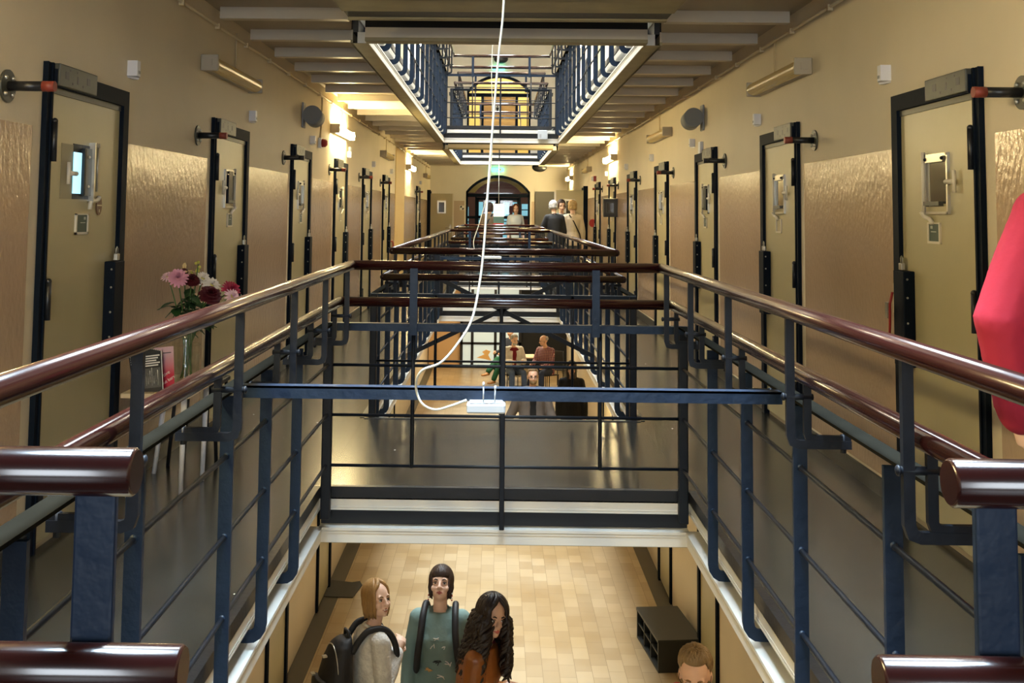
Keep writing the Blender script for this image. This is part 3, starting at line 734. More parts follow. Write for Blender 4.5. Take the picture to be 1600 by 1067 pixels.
BRM = {-1: bracket_meshes(-1, UL-PL, LL-PL, 0), 1: bracket_meshes(1, UR-PR, LR-PR, 0)}
def side_railing(s, z, y0, y1, posts, brs, label, rail_y0=None, rail_y1=None):
    px, ux, lx = (PL, UL, LL) if s < 0 else (PR, UR, LR)
    t = thing('gallery_railing', label, 'railing', (0, 0, z))
    ry0 = y0 if rail_y0 is None else rail_y0; ry1 = y1 if rail_y1 is None else rail_y1
    u = MB(); u.cyl((ux, ry0, ZU), (ux, ry1, ZU), .023, 24); u.build('upper_handrail', M['rail'], t)
    u = MB(); u.cyl((lx, ry0, ZL), (lx, ry1, ZL), .023, 24); u.build('lower_handrail', M['rail'], t)
    b = MB().box((px-.025, y0, ZI-.008), (px+.025, y1, ZI)).box((px+s*.025, y0, ZI-.034), (px+s*.019, y1, ZI-.008), 1); b.build('top_bar', [M['iron_top'], M['iron']], t)
    for rz in ROD_Z: MB().cyl((px, y0, rz), (px, y1, rz), .0075, 8).build('rod', M['iron_dark'], t)
    for y in posts: link('post', POSTM[s], t, (px, y, 0))
    for y in brs:
        br = link('bracket', BRM[s][0], t, (px, y, 0))
        link('strap', BRM[s][1], br); link('pin', BRM[s][2], br)
    return t
def cross_railing(z, y, away, label, ends=False, brace=False):
    """railing across a well; away=+1 when the well lies on the near side of it (posts face the viewer)"""
    t = thing('bridge_railing', label, 'railing', (0, 0, z)); yo = -away*.04
    for zz, xa, xb, nm in ((ZU, UL, UR, 'upper_handrail'), (ZL, LL, LR, 'lower_handrail')):
        u = MB(); u.cyl((xa, y+yo, zz), (xb, y+yo, zz), .023, 24)
        if ends:
            u.ell((xa, y+yo, zz), .023, 16, 10); u.ell((xb, y+yo, zz), .023, 16, 10)
        u.build(nm, M['rail'], t)
    MB().box((PL-.02, y-.025, ZI-.008), (PR+.02, y+.025, ZI)).box((PL-.02, y-away*.025, ZI-.036), (PR+.02, y-away*.019, ZI-.008)).build('top_bar', M['iron'], t)
    for rz in ROD_Z: MB().cyl((PL, y, rz), (PR, y, rz), .0075, 8).build('rod', M['iron_dark'], t)
    for x in (PL, PR):
        MB().box((x-.023, y-.02, -.13), (x+.023, y+.02, ZI-.008), 0, .006).build('corner_post', M['iron_dark'], t)
    MB().box((.022, y-.012, -.17), (.046, y+.012, ZI-.01), 0, .004).build('middle_post', M['iron_dark'], t)
    for x in (-.395, .497): MB().cyl((x, y, .112), (x, y, ZI-.01), .0095, 10).build('upright', M['iron_dark'], t)
    for x in (-.393, .471):
        c = MB().bar([(x, y+yo*1.2-away*.012, ZU-.012), (x, y+yo*1.2-away*.012, ZI-.05)], .036, .010, (0, 1, 0)); c.cyl((x, y+yo*1.2-away*.016, ZL-.07), (x, y+yo*1.2-away*.02, ZL-.07), .007, 10)
        c.build('riser', M['iron'], t)
    if brace:
        for sx in (-1, 1):
            MB().bar([(.035-sx*.44, y+.03, .90), (.035+sx*.60, y+.03, .395)], .028, .008, (0, 1, 0)).build('brace', M['iron_dark'], t)
    return t
cross_railing(0, 5.26, 1, 'railing across the near edge of the first bridge, behind the white router')
cross_railing(0, 7.17, -1, 'railing with crossed braces along the far edge of the first bridge', True, True)
cross_railing(0, 15.93, 1, 'railing across the near edge of the second bridge of our gallery')
cross_railing(0, 17.97, -1, 'railing along the far edge of the second bridge of our gallery', True)
cross_railing(0, 22.63, 1, 'railing at the end platform before the arched doors')
cross_railing(S, 16.53, 1, 'railing across the second bridge of the upper gallery')
cross_railing(S, 6.92, -1, 'railing along the far edge of the first upper bridge', True)
cross_railing(S, 18.47, -1, 'railing along the far edge of the second upper bridge', True)
cross_railing(S, 23.93, 1, 'railing at the end platform of the upper gallery')
side_railing(-1, 0, .2, 5.26, [.62, 1.24, 1.86, 2.47, 3.30, 3.85, 4.45], [1.35, 2.12, 2.955, 3.745, 4.42, 5.06], 'near gallery railing in front of the flower vase and its table', .2, 5.22)
side_railing(1, 0, .2, 5.26, [.62, 1.24, 1.86, 2.50, 3.25, 3.93, 4.55], [1.35, 2.12, 2.955, 3.73, 4.45, 5.08], 'near gallery railing facing the flower vase, in front of the person in pink', .2, 5.22)
def rng(a, b, st): return [a+st*i for i in range(int((b-a)/st)+1)]
for s, w in ((-1, 'vase-side'), (1, 'opposite')):
    side_railing(s, 0, 7.17, 15.93, rng(7.4, 15.7, .70), rng(7.45, 15.6, .78), 'middle gallery railing between the two bridges, %s gallery' % w, 7.2, 15.9)
    side_railing(s, 0, 17.97, 22.63, rng(18.3, 22.4, .70), rng(18.3, 22.4, .78), 'far gallery railing beyond the second bridge, %s gallery' % w, 18.0, 22.6)
    side_railing(s, S, 6.92, 16.53, rng(7.15, 16.3, .70), rng(7.25, 16.2, .78), 'long upper gallery railing over the middle well, above the %s gallery' % w, 6.95, 16.5)
    side_railing(s, S, 18.47, 23.93, rng(18.7, 23.7, .70), rng(18.8, 23.6, .78), 'far upper gallery railing, above the %s gallery' % w, 18.5, 23.9)
# railing pieces either side of the stair gap right in front of the viewpoint
def stub(s, label):
    t = thing('stair_railing', label, 'railing', (0, 0, 0)); y = 1.073
    xu, xl, xo, xr = (-.347, -.296, -1.0, -.393) if s < 0 else (.436, .366, 1.1, .489)
    for z, x, nm in ((ZU, xu, 'upper_handrail'), (ZL-.012, xl, 'lower_handrail')):
        u = MB(); e = -1 if s < 0 else 1
        u.tube([(x+e*.0, y, z), (x+e*.003, y, z), (xo, y, z)], [.0205, .023, .023], 32, 0)
        u.build(nm, M['rail'], t)
    MB().box((xr-.0205, y+.016, ZL-.06), (xr+.0205, y+.028, ZU-.01), 0, .003).build('riser', M['iron'], t)
    MB().box((xo, y-.02, ZI-.05), (xr+(-.03 if s < 0 else .03), y+.02, ZI-.04)).build('top_bar', M['iron'], t)
    return t
stub(-1, 'nearest stair railing end on the flower vase side'); stub(1, 'nearest stair railing end on the side of the person in pink')
# tie bars across the wells
for y, z, lab in ((3.36, 0, 'blue iron tie bar across the near well, carrying the white router'), (13.2, 0, 'blue iron tie bar across the middle well'), (3.36, S, 'tie bar across the near upper well')):
    t = tag(MB().box((PL+.0255, y-.02, z+ZI-.036), (PR-.0255, y-.012, z+ZI)).box((PL+.0255, y-.02, z+ZI-.006), (PR-.0255, y+.03, z+ZI)).build('tie_bar', M['iron']), lab, 'bar')

# ------------------------------------------------------------------ routers and cables
def router(x, y, z, k, label):
    t = thing('router', label, 'router', (x, y, z))
    MB().box((-.058*k, -.035, -.014), (.058*k, .03, .014), 0, .005).box((-.05*k, -.03, .014), (.05*k, .025, .019), 0, .002).build('casing', M['router'], t)
    MB().tube([(-.012, -.02, .018), (-.008, -.028, .02), (-.008, -.03, .07)], .0022, 6).ell((-.008, -.03, .072), (.004, .004, .008), 8, 6).tube([(.022, -.02, .018), (.026, -.028, .02), (.027, -.03, .062)], .0022, 6).ell((.027, -.03, .062), (.004, .004, .008), 8, 6).tube([(-.008, -.028, .02), (.01, -.03, .016), (.026, -.028, .02)], .0018, 6).build('clamp', M['router'], t)
    return t
router(-.028, 3.325, .738, 1, 'white router box clamped under the tie bar of the near well')
router(-.06, 13.16, .785, 2.0, 'second white router box on the tie bar of the middle well')
def cat(pts, n=8):
    P = [V(p) for p in pts]; P = [P[0]*2-P[1]]+P+[P[-1]*2-P[-2]]; out = []
    for i in range(1, len(P)-2):
        for k in range(n):
            t = k/n; a, b, c, d = P[i-1:i+3]
            out.append(.5*((2*b)+(c-a)*t+(2*a-5*b+4*c-d)*t*t+(3*b-a-3*c+d)*t**3))
    return out+[P[-2]]
ca = [(0.024, 3.36, 3.38), (0.017, 3.36, 2.331), (0.014, 3.36, 1.984), (-0.001, 3.36, 1.803), (-0.018, 3.36, 1.573), (-0.03, 3.35, 1.384), (-0.04, 3.34, 1.218), (-0.051, 3.33, 1.112), (-0.074, 3.3, 0.999), (-0.12, 3.27, 0.924), (-0.164, 3.25, 0.878), (-0.213, 3.25, 0.858), (-0.234, 3.27, 0.827), (-0.236, 3.3, 0.785), (-0.218, 3.3, 0.749), (-0.18, 3.3, 0.733), (-0.132, 3.3, 0.745), (-0.087, 3.315, 0.76)]
tag(MB().tube(cat(ca), .0036, 8).build('network_cable', M['cable']), 'white network cable hanging from above in a loop to the near router', 'cable')
cb = [(-0.075, 13.2, 3.453), (-0.086, 13.2, 2.979), (-0.065, 13.2, 2.391), (-0.097, 13.2, 1.69), (-0.208, 13.2, 1.225), (-0.283, 13.2, 0.97), (-0.242, 13.2, 0.832), (-0.188, 13.18, 0.795)]
tag(MB().tube(cat(cb), .005, 6).build('network_cable', M['cable']), 'thin pale cable hanging down to the second router over the middle well', 'cable')
t = thing('access_point', 'white box with grey vents on the upper bridge fascia', 'box', (.68, 16.56, S-.13))
MB().box((-.075, -.05, -.07), (.075, 0, .07), 0, .006).build('casing', M['router'], t)
MB().box((-.05, -.0515, -.045), (-.02, -.0502, .01)).box((-.04, -.0515, -.06), (-.03, -.0502, -.052)).build('vents', M['plastic_grey'], t)
MB().tube([(.075, -.03, .02), (.12, -.02, .06), (.16, -.01, .1)], .003, 6).build('lead', M['cable'], t)

# ------------------------------------------------------------------ table with leaflets and flowers
TX0, TX1, TY0, TY1, TZ = -1.725, -1.41, 5.06, 5.66, .475
t = thing('side_table', 'small white-legged table with pale wood top behind the gallery railing', 'table', (0, 0, 0))
MB().box((TX0, TY0, TZ-.022), (TX1, TY1, TZ), 0, .003).build('table_top', M['tablewood'], t)
for x, y, x2, y2 in ((TX0+.05, TY0+.06, TX0+.04, TY0+.03), (TX1-.04, TY0+.07, -1.452, 5.125), (TX0+.06, TY1-.08, -1.71, 5.55), (TX1-.05, TY1-.10, -1.43, 5.41)):
    MB().tube([(x2, y2, 0), (x, y, TZ-.022)], [.011, .014], 12).build('leg', M['whitemetal'], t)
t = thing('stool', 'black four-legged stool behind the white-legged table', 'stool', (-1.565, 5.86, 0))
MB().box((-.12, -.14, .40), (.12, .14, .425), 0, .006).build('seat', M['chair'], t)
for x in (-1, 1):
    for y in (-1, 1): MB().tube([(x*.125, y*.145, 0), (x*.10, y*.12, .40)], .010, 8).build('leg', M['chair'], t)
# leaflets standing in a fan
def leaflet(x, y, tilt, label):
    t = thing('leaflet', label, 'leaflet', (x, y, TZ), 'leaflets standing on the side table')
    t.rotation_euler = (0, math.radians(tilt), 0)
    return t
for i in range(9):
    t = leaflet(-1.668+.010*i, 5.20-.011*i, -13+.7*i, '%s black printed leaflet from the near end of the leaning row on the side table' % ORD[i])
    a = math.radians(9); h = .185
    b = MB(); P = [(-.046, 0, 0), (.046, 0, 0), (.046, h*math.sin(a), h*math.cos(a)), (-.046, h*math.sin(a), h*math.cos(a))]
    b.add(P+[(p[0], p[1]+.003, p[2]) for p in P], [(0,1,2,3),(7,6,5,4),(0,4,5,1),(1,5,6,2),(2,6,7,3),(3,7,4,0)])
    b.build('sheet', M['ink'], t)
    f = MB()
    def q(x0, x1, z0, z1, mi=0):
        P = [(x0, z0*math.sin(a)-.0006, z0*math.cos(a)), (x1, z0*math.sin(a)-.0006, z0*math.cos(a)), (x1, z1*math.sin(a)-.0006, z1*math.cos(a)), (x0, z1*math.sin(a)-.0006, z1*math.cos(a))]
        f.add(P, [(0,1,2,3)], mi)
    q(.042, .046, 0, h)
    for k in range(5): q(-.04, .035-.008*(k % 3), h-.022-.011*k, h-.016-.011*k)
    q(-.04, .036, .02, .11, 1)
    for k in range(7): q(-.034+.009*k, -.029+.009*k, .03+.008*(k % 3), .075+.012*((k*5) % 4), 0)
    f.build('print', [M['paper'], M['greypanel']], t)
M['pink'] = mat('pink_gradient_print', (206, 60, 96), .45)
def m_grad():
    m = M['pink']; nt = m.node_tree; b = nt.nodes['Principled BSDF']; tc = nt.nodes.new('ShaderNodeTexCoord'); sx = nt.nodes.new('ShaderNodeSeparateXYZ')
    nt.links.new(tc.outputs['Generated'], sx.inputs[0]); cr = nt.nodes.new('ShaderNodeValToRGB')
    cr.color_ramp.elements[0].color = lin((196, 30, 62)); cr.color_ramp.elements[1].color = lin((206, 170, 186)); cr.color_ramp.elements[0].position = .35; cr.color_ramp.elements[1].position = .85
    nt.links.new(sx.outputs['Z'], cr.inputs[0]); nt.links.new(cr.outputs[0], b.inputs['Base Color'])
m_grad()
t = thing('leaflet', 'pink and red leaflet with white lettering at the end of the row of black leaflets', 'leaflet', (-1.553, 5.165, TZ), 'leaflets standing on the side table')
a = math.radians(9); h = .2
t.rotation_euler = (-a, math.radians(-6), 0)
MB().box((-.046, 0, 0), (.046, .003, h)).build('sheet', M['pink'], t)
def text(body, size, m, parent, loc, rot):
    c = bpy.data.curves.new('lettering', 'FONT'); c.body = body; c.size = size; c.align_x = 'CENTER'; c.extrude = .0002
    o = bpy.data.objects.new('lettering', c); C.objects.link(o)
    me = bpy.data.meshes.new_from_object(o.evaluated_get(bpy.context.evaluated_depsgraph_get())); bpy.data.objects.remove(o)
    me.materials.clear(); me.materials.append(m); return link('lettering', me, parent, loc, rot)
text('Creative', .024, M['paper'], t, (-.008, -.0008, .058), (PI/2, -.5, 0))
text('without bars', .021, M['paper'], t, (.004, -.0008, .030), (PI/2, -.5, 0))
MB().box((-.005, -.0006, h-.03), (.035, -.0002, h-.026)).build('print', M['ink'], t)

VX, VY = -1.51, 5.36
def vase():
    t = thing('vase', 'tall clear glass vase of water holding the flowers', 'vase', (VX, VY, TZ))
    n = 28; R = .068; H = .275; mb = MB()
    prof = [(0, 0), (R, 0), (R*1.0, .01), (R*.98, .1), (R, .2), (R*1.05, H), (R*1.05-.005, H), (R-.005, .2), (R*.98-.005, .1), (R-.006, .014), (0, .014)]
    vs = [(r*math.cos(2*PI*j/n), r*math.sin(2*PI*j/n), z) for r, z in prof for j in range(n)]
    fs = [(i*n+j, i*n+(j+1) % n, (i+1)*n+(j+1) % n, (i+1)*n+j) for i in range(len(prof)-1) for j in range(n)]
    mb.add(vs, fs, 0, True); mb.build('glass', M['vase'], t)
    MB().tube([(0, 0, .015), (0, 0, .15)], R*.9, 28).build('water', M['vase'], t)
    MB().tube([(R*1.0*math.cos(2*PI*j/28), R*1.0*math.sin(2*PI*j/28), .19) for j in range(29)], .0022, 6).build('ring', M['vase'], t)
vase()
M['stem'] = mat('flower_stem', (70, 104, 50), .5); M['leafg'] = mat('flower_leaf', (46, 84, 44), .45, var=.2, vscale=20)
PET = {'pink': mat('pink_petal', (222,160,186), .5), 'white': mat('white_petal', (236,230,226), .5), 'maroon': mat('maroon_petal', (74,14,26), .5), 'crimson': mat('crimson_petal', (168,40,76), .5), 'cream': mat('cream_petal', (232,208,150), .5), 'yellow': mat('yellow_green_bud', (196,190,90), .5), 'palepink': mat('pale_pink_petal', (236,200,212), .5)}
def petals(mb, c, d, R, layers, n, L, wd, mi=0):
    """rings of pointed petals around direction d"""
    c = V(c); d = V(d).normalized(); u, w = basis(d)
    for k in range(layers):
        el = math.radians(5+80*k/max(1, layers-1)) if layers > 1 else .5
        m = max(5, int(n*(1-.12*k)))
        for j in range(m):
            a = 2*PI*(j+.5*(k % 2))/m+random.uniform(-.08, .08); r = (u*math.cos(a)+w*math.sin(a)); side = d.cross(r).normalized()
            tip = (r*math.cos(el)+d*math.sin(el)); l = L*random.uniform(.85, 1.05)*(1-.25*k/max(1, layers))
            b = c+d*(.002*k); mid = b+tip*l*.6+d*.004; e = b+tip*l-d*l*.08
            mb.add([b-side*wd*.25, b+side*wd*.25, mid+side*wd*.5, e+side*wd*.18, e-side*wd*.18, mid-side*wd*.5, mid+d*wd*.15-r*.001],
                   [(0,1,6),(1,2,6),(2,3,6),(3,4,6),(4,5,6),(5,0,6)], mi, True)
def flower(kind, x, y, z, R, label, leaves=2):
    """x,y,z: bloom centre in the room"""
    t = thing('flower', label, 'flower', (VX, VY, TZ+.03), 'cut flowers in the vase')
    top = V((x-VX, y-VY, z-TZ-.03)); bot = V((random.uniform(-.03, .03), random.uniform(-.03, .03), .0))
    lip = V((max(-.04, min(.04, top.x*.25)), max(-.045, min(.045, top.y*.25)), .22))
    MB().tube(cat([bot, lip, lip*.4+top*.6+V((0, 0, .02)), top], 5), .0032, 6).build('stem', M['stem'], t)
    d = (top-lip).normalized()+V((.5, -.8, .1)); mb = MB(); mats = [PET[kind.split('+')[0]]]
    if kind in ('pink', 'crimson'): petals(mb, top, d, R, 5, 16, R, R*.34)
    elif kind == 'maroon': petals(mb, top, d+V((.0, 0, .9)), R, 6, 18, R, R*.55); mb.ell(top, R*.5, 10, 8)
    elif kind in ('white', 'palepink'): petals(mb, top, d, R, 4, 14, R, R*.28); mb.ell(top+V(d).normalized()*.008, R*.22, 8, 6, 1); mats.append(PET['yellow'])
    elif kind == 'cream': petals(mb, top, V((0, 0, 1)), R, 2, 6, R*1.3, R*.5); mb.ell(top, R*.5, 8, 6, 1); mats.append(PET['maroon'])
    elif kind == 'yellow':
        for k in range(7): mb.ell(top+V((random.uniform(-1, 1)*R*.5, random.uniform(-1, 1)*R*.5, random.uniform(-2.2, 1)*R)), R*.4, 8, 6)
    elif kind == 'berry':
        pass
    mb.build('bloom', mats, t)
    for k in range(leaves):
        f = random.uniform(.05, .72); p = lip*(1-f)+top*f; a = random.uniform(0, 2*PI); dv = V((math.cos(a)*.8+.2, math.sin(a)*.9-.2, random.uniform(-.3, .5))).normalized(); l = random.uniform(.06, .10)
        sd = dv.cross(V((0, 0, 1))).normalized(); up = sd.cross(dv)
        b = MB(); P = []; k2 = 6
        for i in range(k2+1):
            q = i/k2; wv = .026*math.sin(PI*min(1, q*1.05+.03))*(1.1-.3*q); c0 = p+dv*l*q-V((0, 0, 1))*l*.35*q*q
            P += [c0-sd*wv+up*.004, c0, c0+sd*wv+up*.004]
        fs = []
        for i in range(k2): o = i*3; fs += [(o, o+1, o+4, o+3), (o+1, o+2, o+5, o+4)]
        b.add(P, fs, 0, True); b.build('leaf', M['leafg'], t)
FL_ = [
 ('pink', -1.541, 5.28, 0.986, 0.056, 'pale pink dahlia at the near side of the bouquet'),
 ('palepink', -1.627, 5.4, 0.984, 0.034, 'small pale pink spray outermost on the near side of the bouquet'),
 ('cream', -1.551, 5.42, 1.012, 0.042, 'cream-tipped flower with a dark centre beside the pink dahlia'),
 ('maroon', -1.492, 5.34, 0.968, 0.044, 'smaller dark red flower between the cream-tipped and white ones'),
 ('white', -1.455, 5.4, 0.977, 0.048, 'upper white flower in the middle of the bouquet'),
 ('white', -1.399, 5.36, 0.949, 0.05, 'lower white flower just above the large dark red bloom'),
 ('maroon', -1.378, 5.26, 0.904, 0.06, 'large dark red bloom, lowest at the middle of the bouquet'),
 ('crimson', -1.317, 5.4, 0.925, 0.056, 'crimson dahlia at the far side of the bouquet'),
 ('palepink', -1.295, 5.34, 0.898, 0.046, 'pale pink flower tucked under the crimson dahlia'),
 ('yellow', -1.471, 5.38, 1.053, 0.02, 'yellow-green bud spray standing tallest in the bouquet'),
 ('yellow', -1.518, 5.44, 1.015, 0.012, 'tiny green bud stem beside the tallest spray')]
for k in FL_: flower(*k, leaves=9 if k[0] in ('pink', 'maroon', 'white') else 8)

# ------------------------------------------------------------------ ground storey things
t = thing('tv_bench', 'low black open-shelf bench against the ground storey wall', 'bench', (0, 0, GZ))
t.location = (1.60, 10.28, GZ); t.rotation_euler = (0, 0, math.radians(6))
MB().box((-.2, -.40, .255), (.2, .42, .28), 0, .003).build('top', M['tvbench'], t)
MB().box((-.195, -.395, .0), (.195, -.375, .255)).box((-.195, .395, 0), (.195, .415, .255)).box((.17, -.38, 0), (.195, .4, .255)).build('side_panel', M['tvbench'], t)
MB().box((-.195, -.375, .0), (.18, .395, .02)).build('bottom_shelf', M['tvbench'], t)
for y in (-.1, .15): MB().box((-.19, y-.008, .02), (.17, y+.008, .255)).build('divider', M['tvbench'], t)
MB().box((-.185, -.375, .13), (.17, .395, .142)).build('shelf', M['tvbench'], t)
tag(MB().prism([(-1.765, 11.62), (-1.46, 11.60), (-1.41, 11.98), (-1.45, 12.10), (-1.53, 12.06), (-1.76, 12.12)], 'z', GZ+.005, GZ+.012).build('doormat', M['mat']), 'dark doormat with a bent corner on the ground storey floor', 'mat')
# partition at the far end of the ground storey
t = thing('glass_partition', 'black-framed frosted glass partition at the far end of the ground storey', 'partition', (0, YE-.12, GZ))
fr = MB()
for x in (-.90, -.62, -.02, .62): fr.box((x-.035, -.04, 0), (x+.035, .04, 2.2))
for z in (.03, .62, 1.15, 2.15): fr.box((-.93, -.04, z-.03), (.65, .04, z+.03))
fr.build('frame', M['black'], t)
for x0, x1 in ((-.865, -.655), (-.585, -.055), (.015, .585)):
    for z0, z1 in ((.06, .59), (.65, 1.12), (1.18, 2.12)): MB().box((x0, -.006, z0), (x1, .006, z1)).build('pane', M['frost'], t)
f = MB(); f.prism([(-.5, .25), (-.3, .22), (-.12, .18), (-.2, .32), (-.14, .42), (-.26, .46), (-.36, .40), (-.3, .34)], 'y', -.009, -.007); f.build('decal', M['ochre'], t)
struct('wall_end', MB().box((.66, YE-.06, GZ), (XR, YE, GZ+2.3)), M['curtain'])
def table_chair(x, y, z, rz, label):
    t = thing('chair', label, 'chair', (x, y, z)); t.rotation_euler = (0, 0, rz)
    MB().box((-.2, -.2, .40), (.2, .2, .42), 0, .008).build('seat', M['chair'], t)
    MB().box((-.19, .20, .6), (.19, .22, .85), 0, .006).build('backrest', M['chair'], t)
    for sx in (-1, 1):
        MB().tube([(sx*.18, .21, 0), (sx*.18, .21, .85)], .011, 8).build('leg', M['chair'], t)
        MB().tube([(sx*.18, -.19, 0), (sx*.18, -.19, .40)], .011, 8).build('leg', M['chair'], t)
t = thing('meeting_table', 'pale table between the seated men at the end of the ground storey', 'table', (.62, 25.4, GZ))
MB().box((-.3, -.3, .70), (.3, .3, .73), 0, .004).build('table_top', M['tablewood'], t)
MB().cyl((0, 0, .02), (0, 0, .70), .03).box((-.2, -.2, 0), (.2, .2, .02)).build('pedestal', M['chair'], t)
table_chair(.38, 24.75, GZ, .26, 'black chair under the man in the white jacket')
table_chair(1.14, 24.72, GZ, .62, 'black chair under the man in the plaid shirt')
table_chair(.36, 26.2, GZ, .9, 'black chair under the person in green trousers')
table_chair(1.5, 25.6, GZ, 2.6, 'empty black chair before the black curtain')
t = thing('candle_light', 'small warm light standing by the door jamb beside the woman in black', 'light', (1.42, 17.9, GZ))
MB().cyl((0, 0, 0), (0, 0, 1.0), .02).build('stand', M['black'], t); MB().ell((0, 0, 1.04), (.05, .05, .05), 12, 8).build('shade', M['diff_on'], t)

# ------------------------------------------------------------------ people
def fuse(mb, voxel, smooth, mats, name, parent, paint=None):
    """one continuous surface from overlapping closed shapes"""
    me = mb.mesh('tmp', mats if isinstance(mats, list) else [mats])
    o = bpy.data.objects.new('tmp', me); C.objects.link(o)
    r = o.modifiers.new('r', 'REMESH'); r.mode = 'VOXEL'; r.voxel_size = voxel
    if smooth:
        s = o.modifiers.new('s', 'SMOOTH'); s.factor = .5; s.iterations = smooth
    dg = bpy.context.evaluated_depsgraph_get(); ev = o.evaluated_get(dg)
    nm = bpy.data.meshes.new_from_object(ev); nm.name = name
    bpy.data.objects.remove(o); bpy.data.meshes.remove(me)
    nm.materials.clear()
    for m in (mats if isinstance(mats, list) else [mats]): nm.materials.append(m)
    nm.polygons.foreach_set('use_smooth', [True]*len(nm.polygons))
    mi = [0]*len(nm.polygons)
    if paint:
        for p in nm.polygons: mi[p.index] = paint(p.center)
    nm.polygons.foreach_set('material_index', mi); nm.update()
    return link(name, nm, parent)
def loft(mb, rings, n=18, axes=None):
    """rings: (centre, rx, ry); closed"""
    vs = []; k = len(rings)
    for c, rx, ry in rings:
        for j in range(n):
            a = 2*PI*j/n; vs.append(V(c)+axes[0]*math.cos(a)*rx+axes[1]*math.sin(a)*ry)
    fs = [(i*n+j, i*n+(j+1) % n, (i+1)*n+(j+1) % n, (i+1)*n+j) for i in range(k-1) for j in range(n)]
    fs += [tuple(range(n))[::-1], tuple((k-1)*n+j for j in range(n))]
    mb.add(vs, fs, 0, True)
def limb(mb, pts, rs, n=12):
    P = [V(p) for p in pts]
    mb.tube(P, rs, n)
    for p, r in zip(P, rs): mb.ell(p, r*.995, 10, 8)

SKINS = {'fair': mat('skin_fair', (244,204,178), .5, var=.06, vscale=30), 'warm': mat('skin_warm', (236,190,160), .5, var=.06, vscale=30), 'olive': mat('skin_olive', (206,156,122), .5, var=.06, vscale=30)}
M['lip'] = mat('lip', (186,96,88), .45); M['eyewhite'] = mat('eye_white', (226,220,214), .25); M['iris'] = mat('iris', (48,36,30), .2); M['brow'] = mat('brow_dark', (60,44,34), .8); M['brow_fair'] = mat('brow_fair', (140,108,72), .8)
M['shoe'] = mat('shoe_leather', (40,36,34), .5); M['shoe_tan'] = mat('shoe_tan', (176,130,80), .5); M['teeth'] = mat('teeth', (232,226,212), .3)
def cloth(name, col, rough=.85, bump=.35, bscale=26, var=.12, vscale=9): return mat(name, col, rough, bump=bump, bscale=bscale, var=var, vscale=vscale)

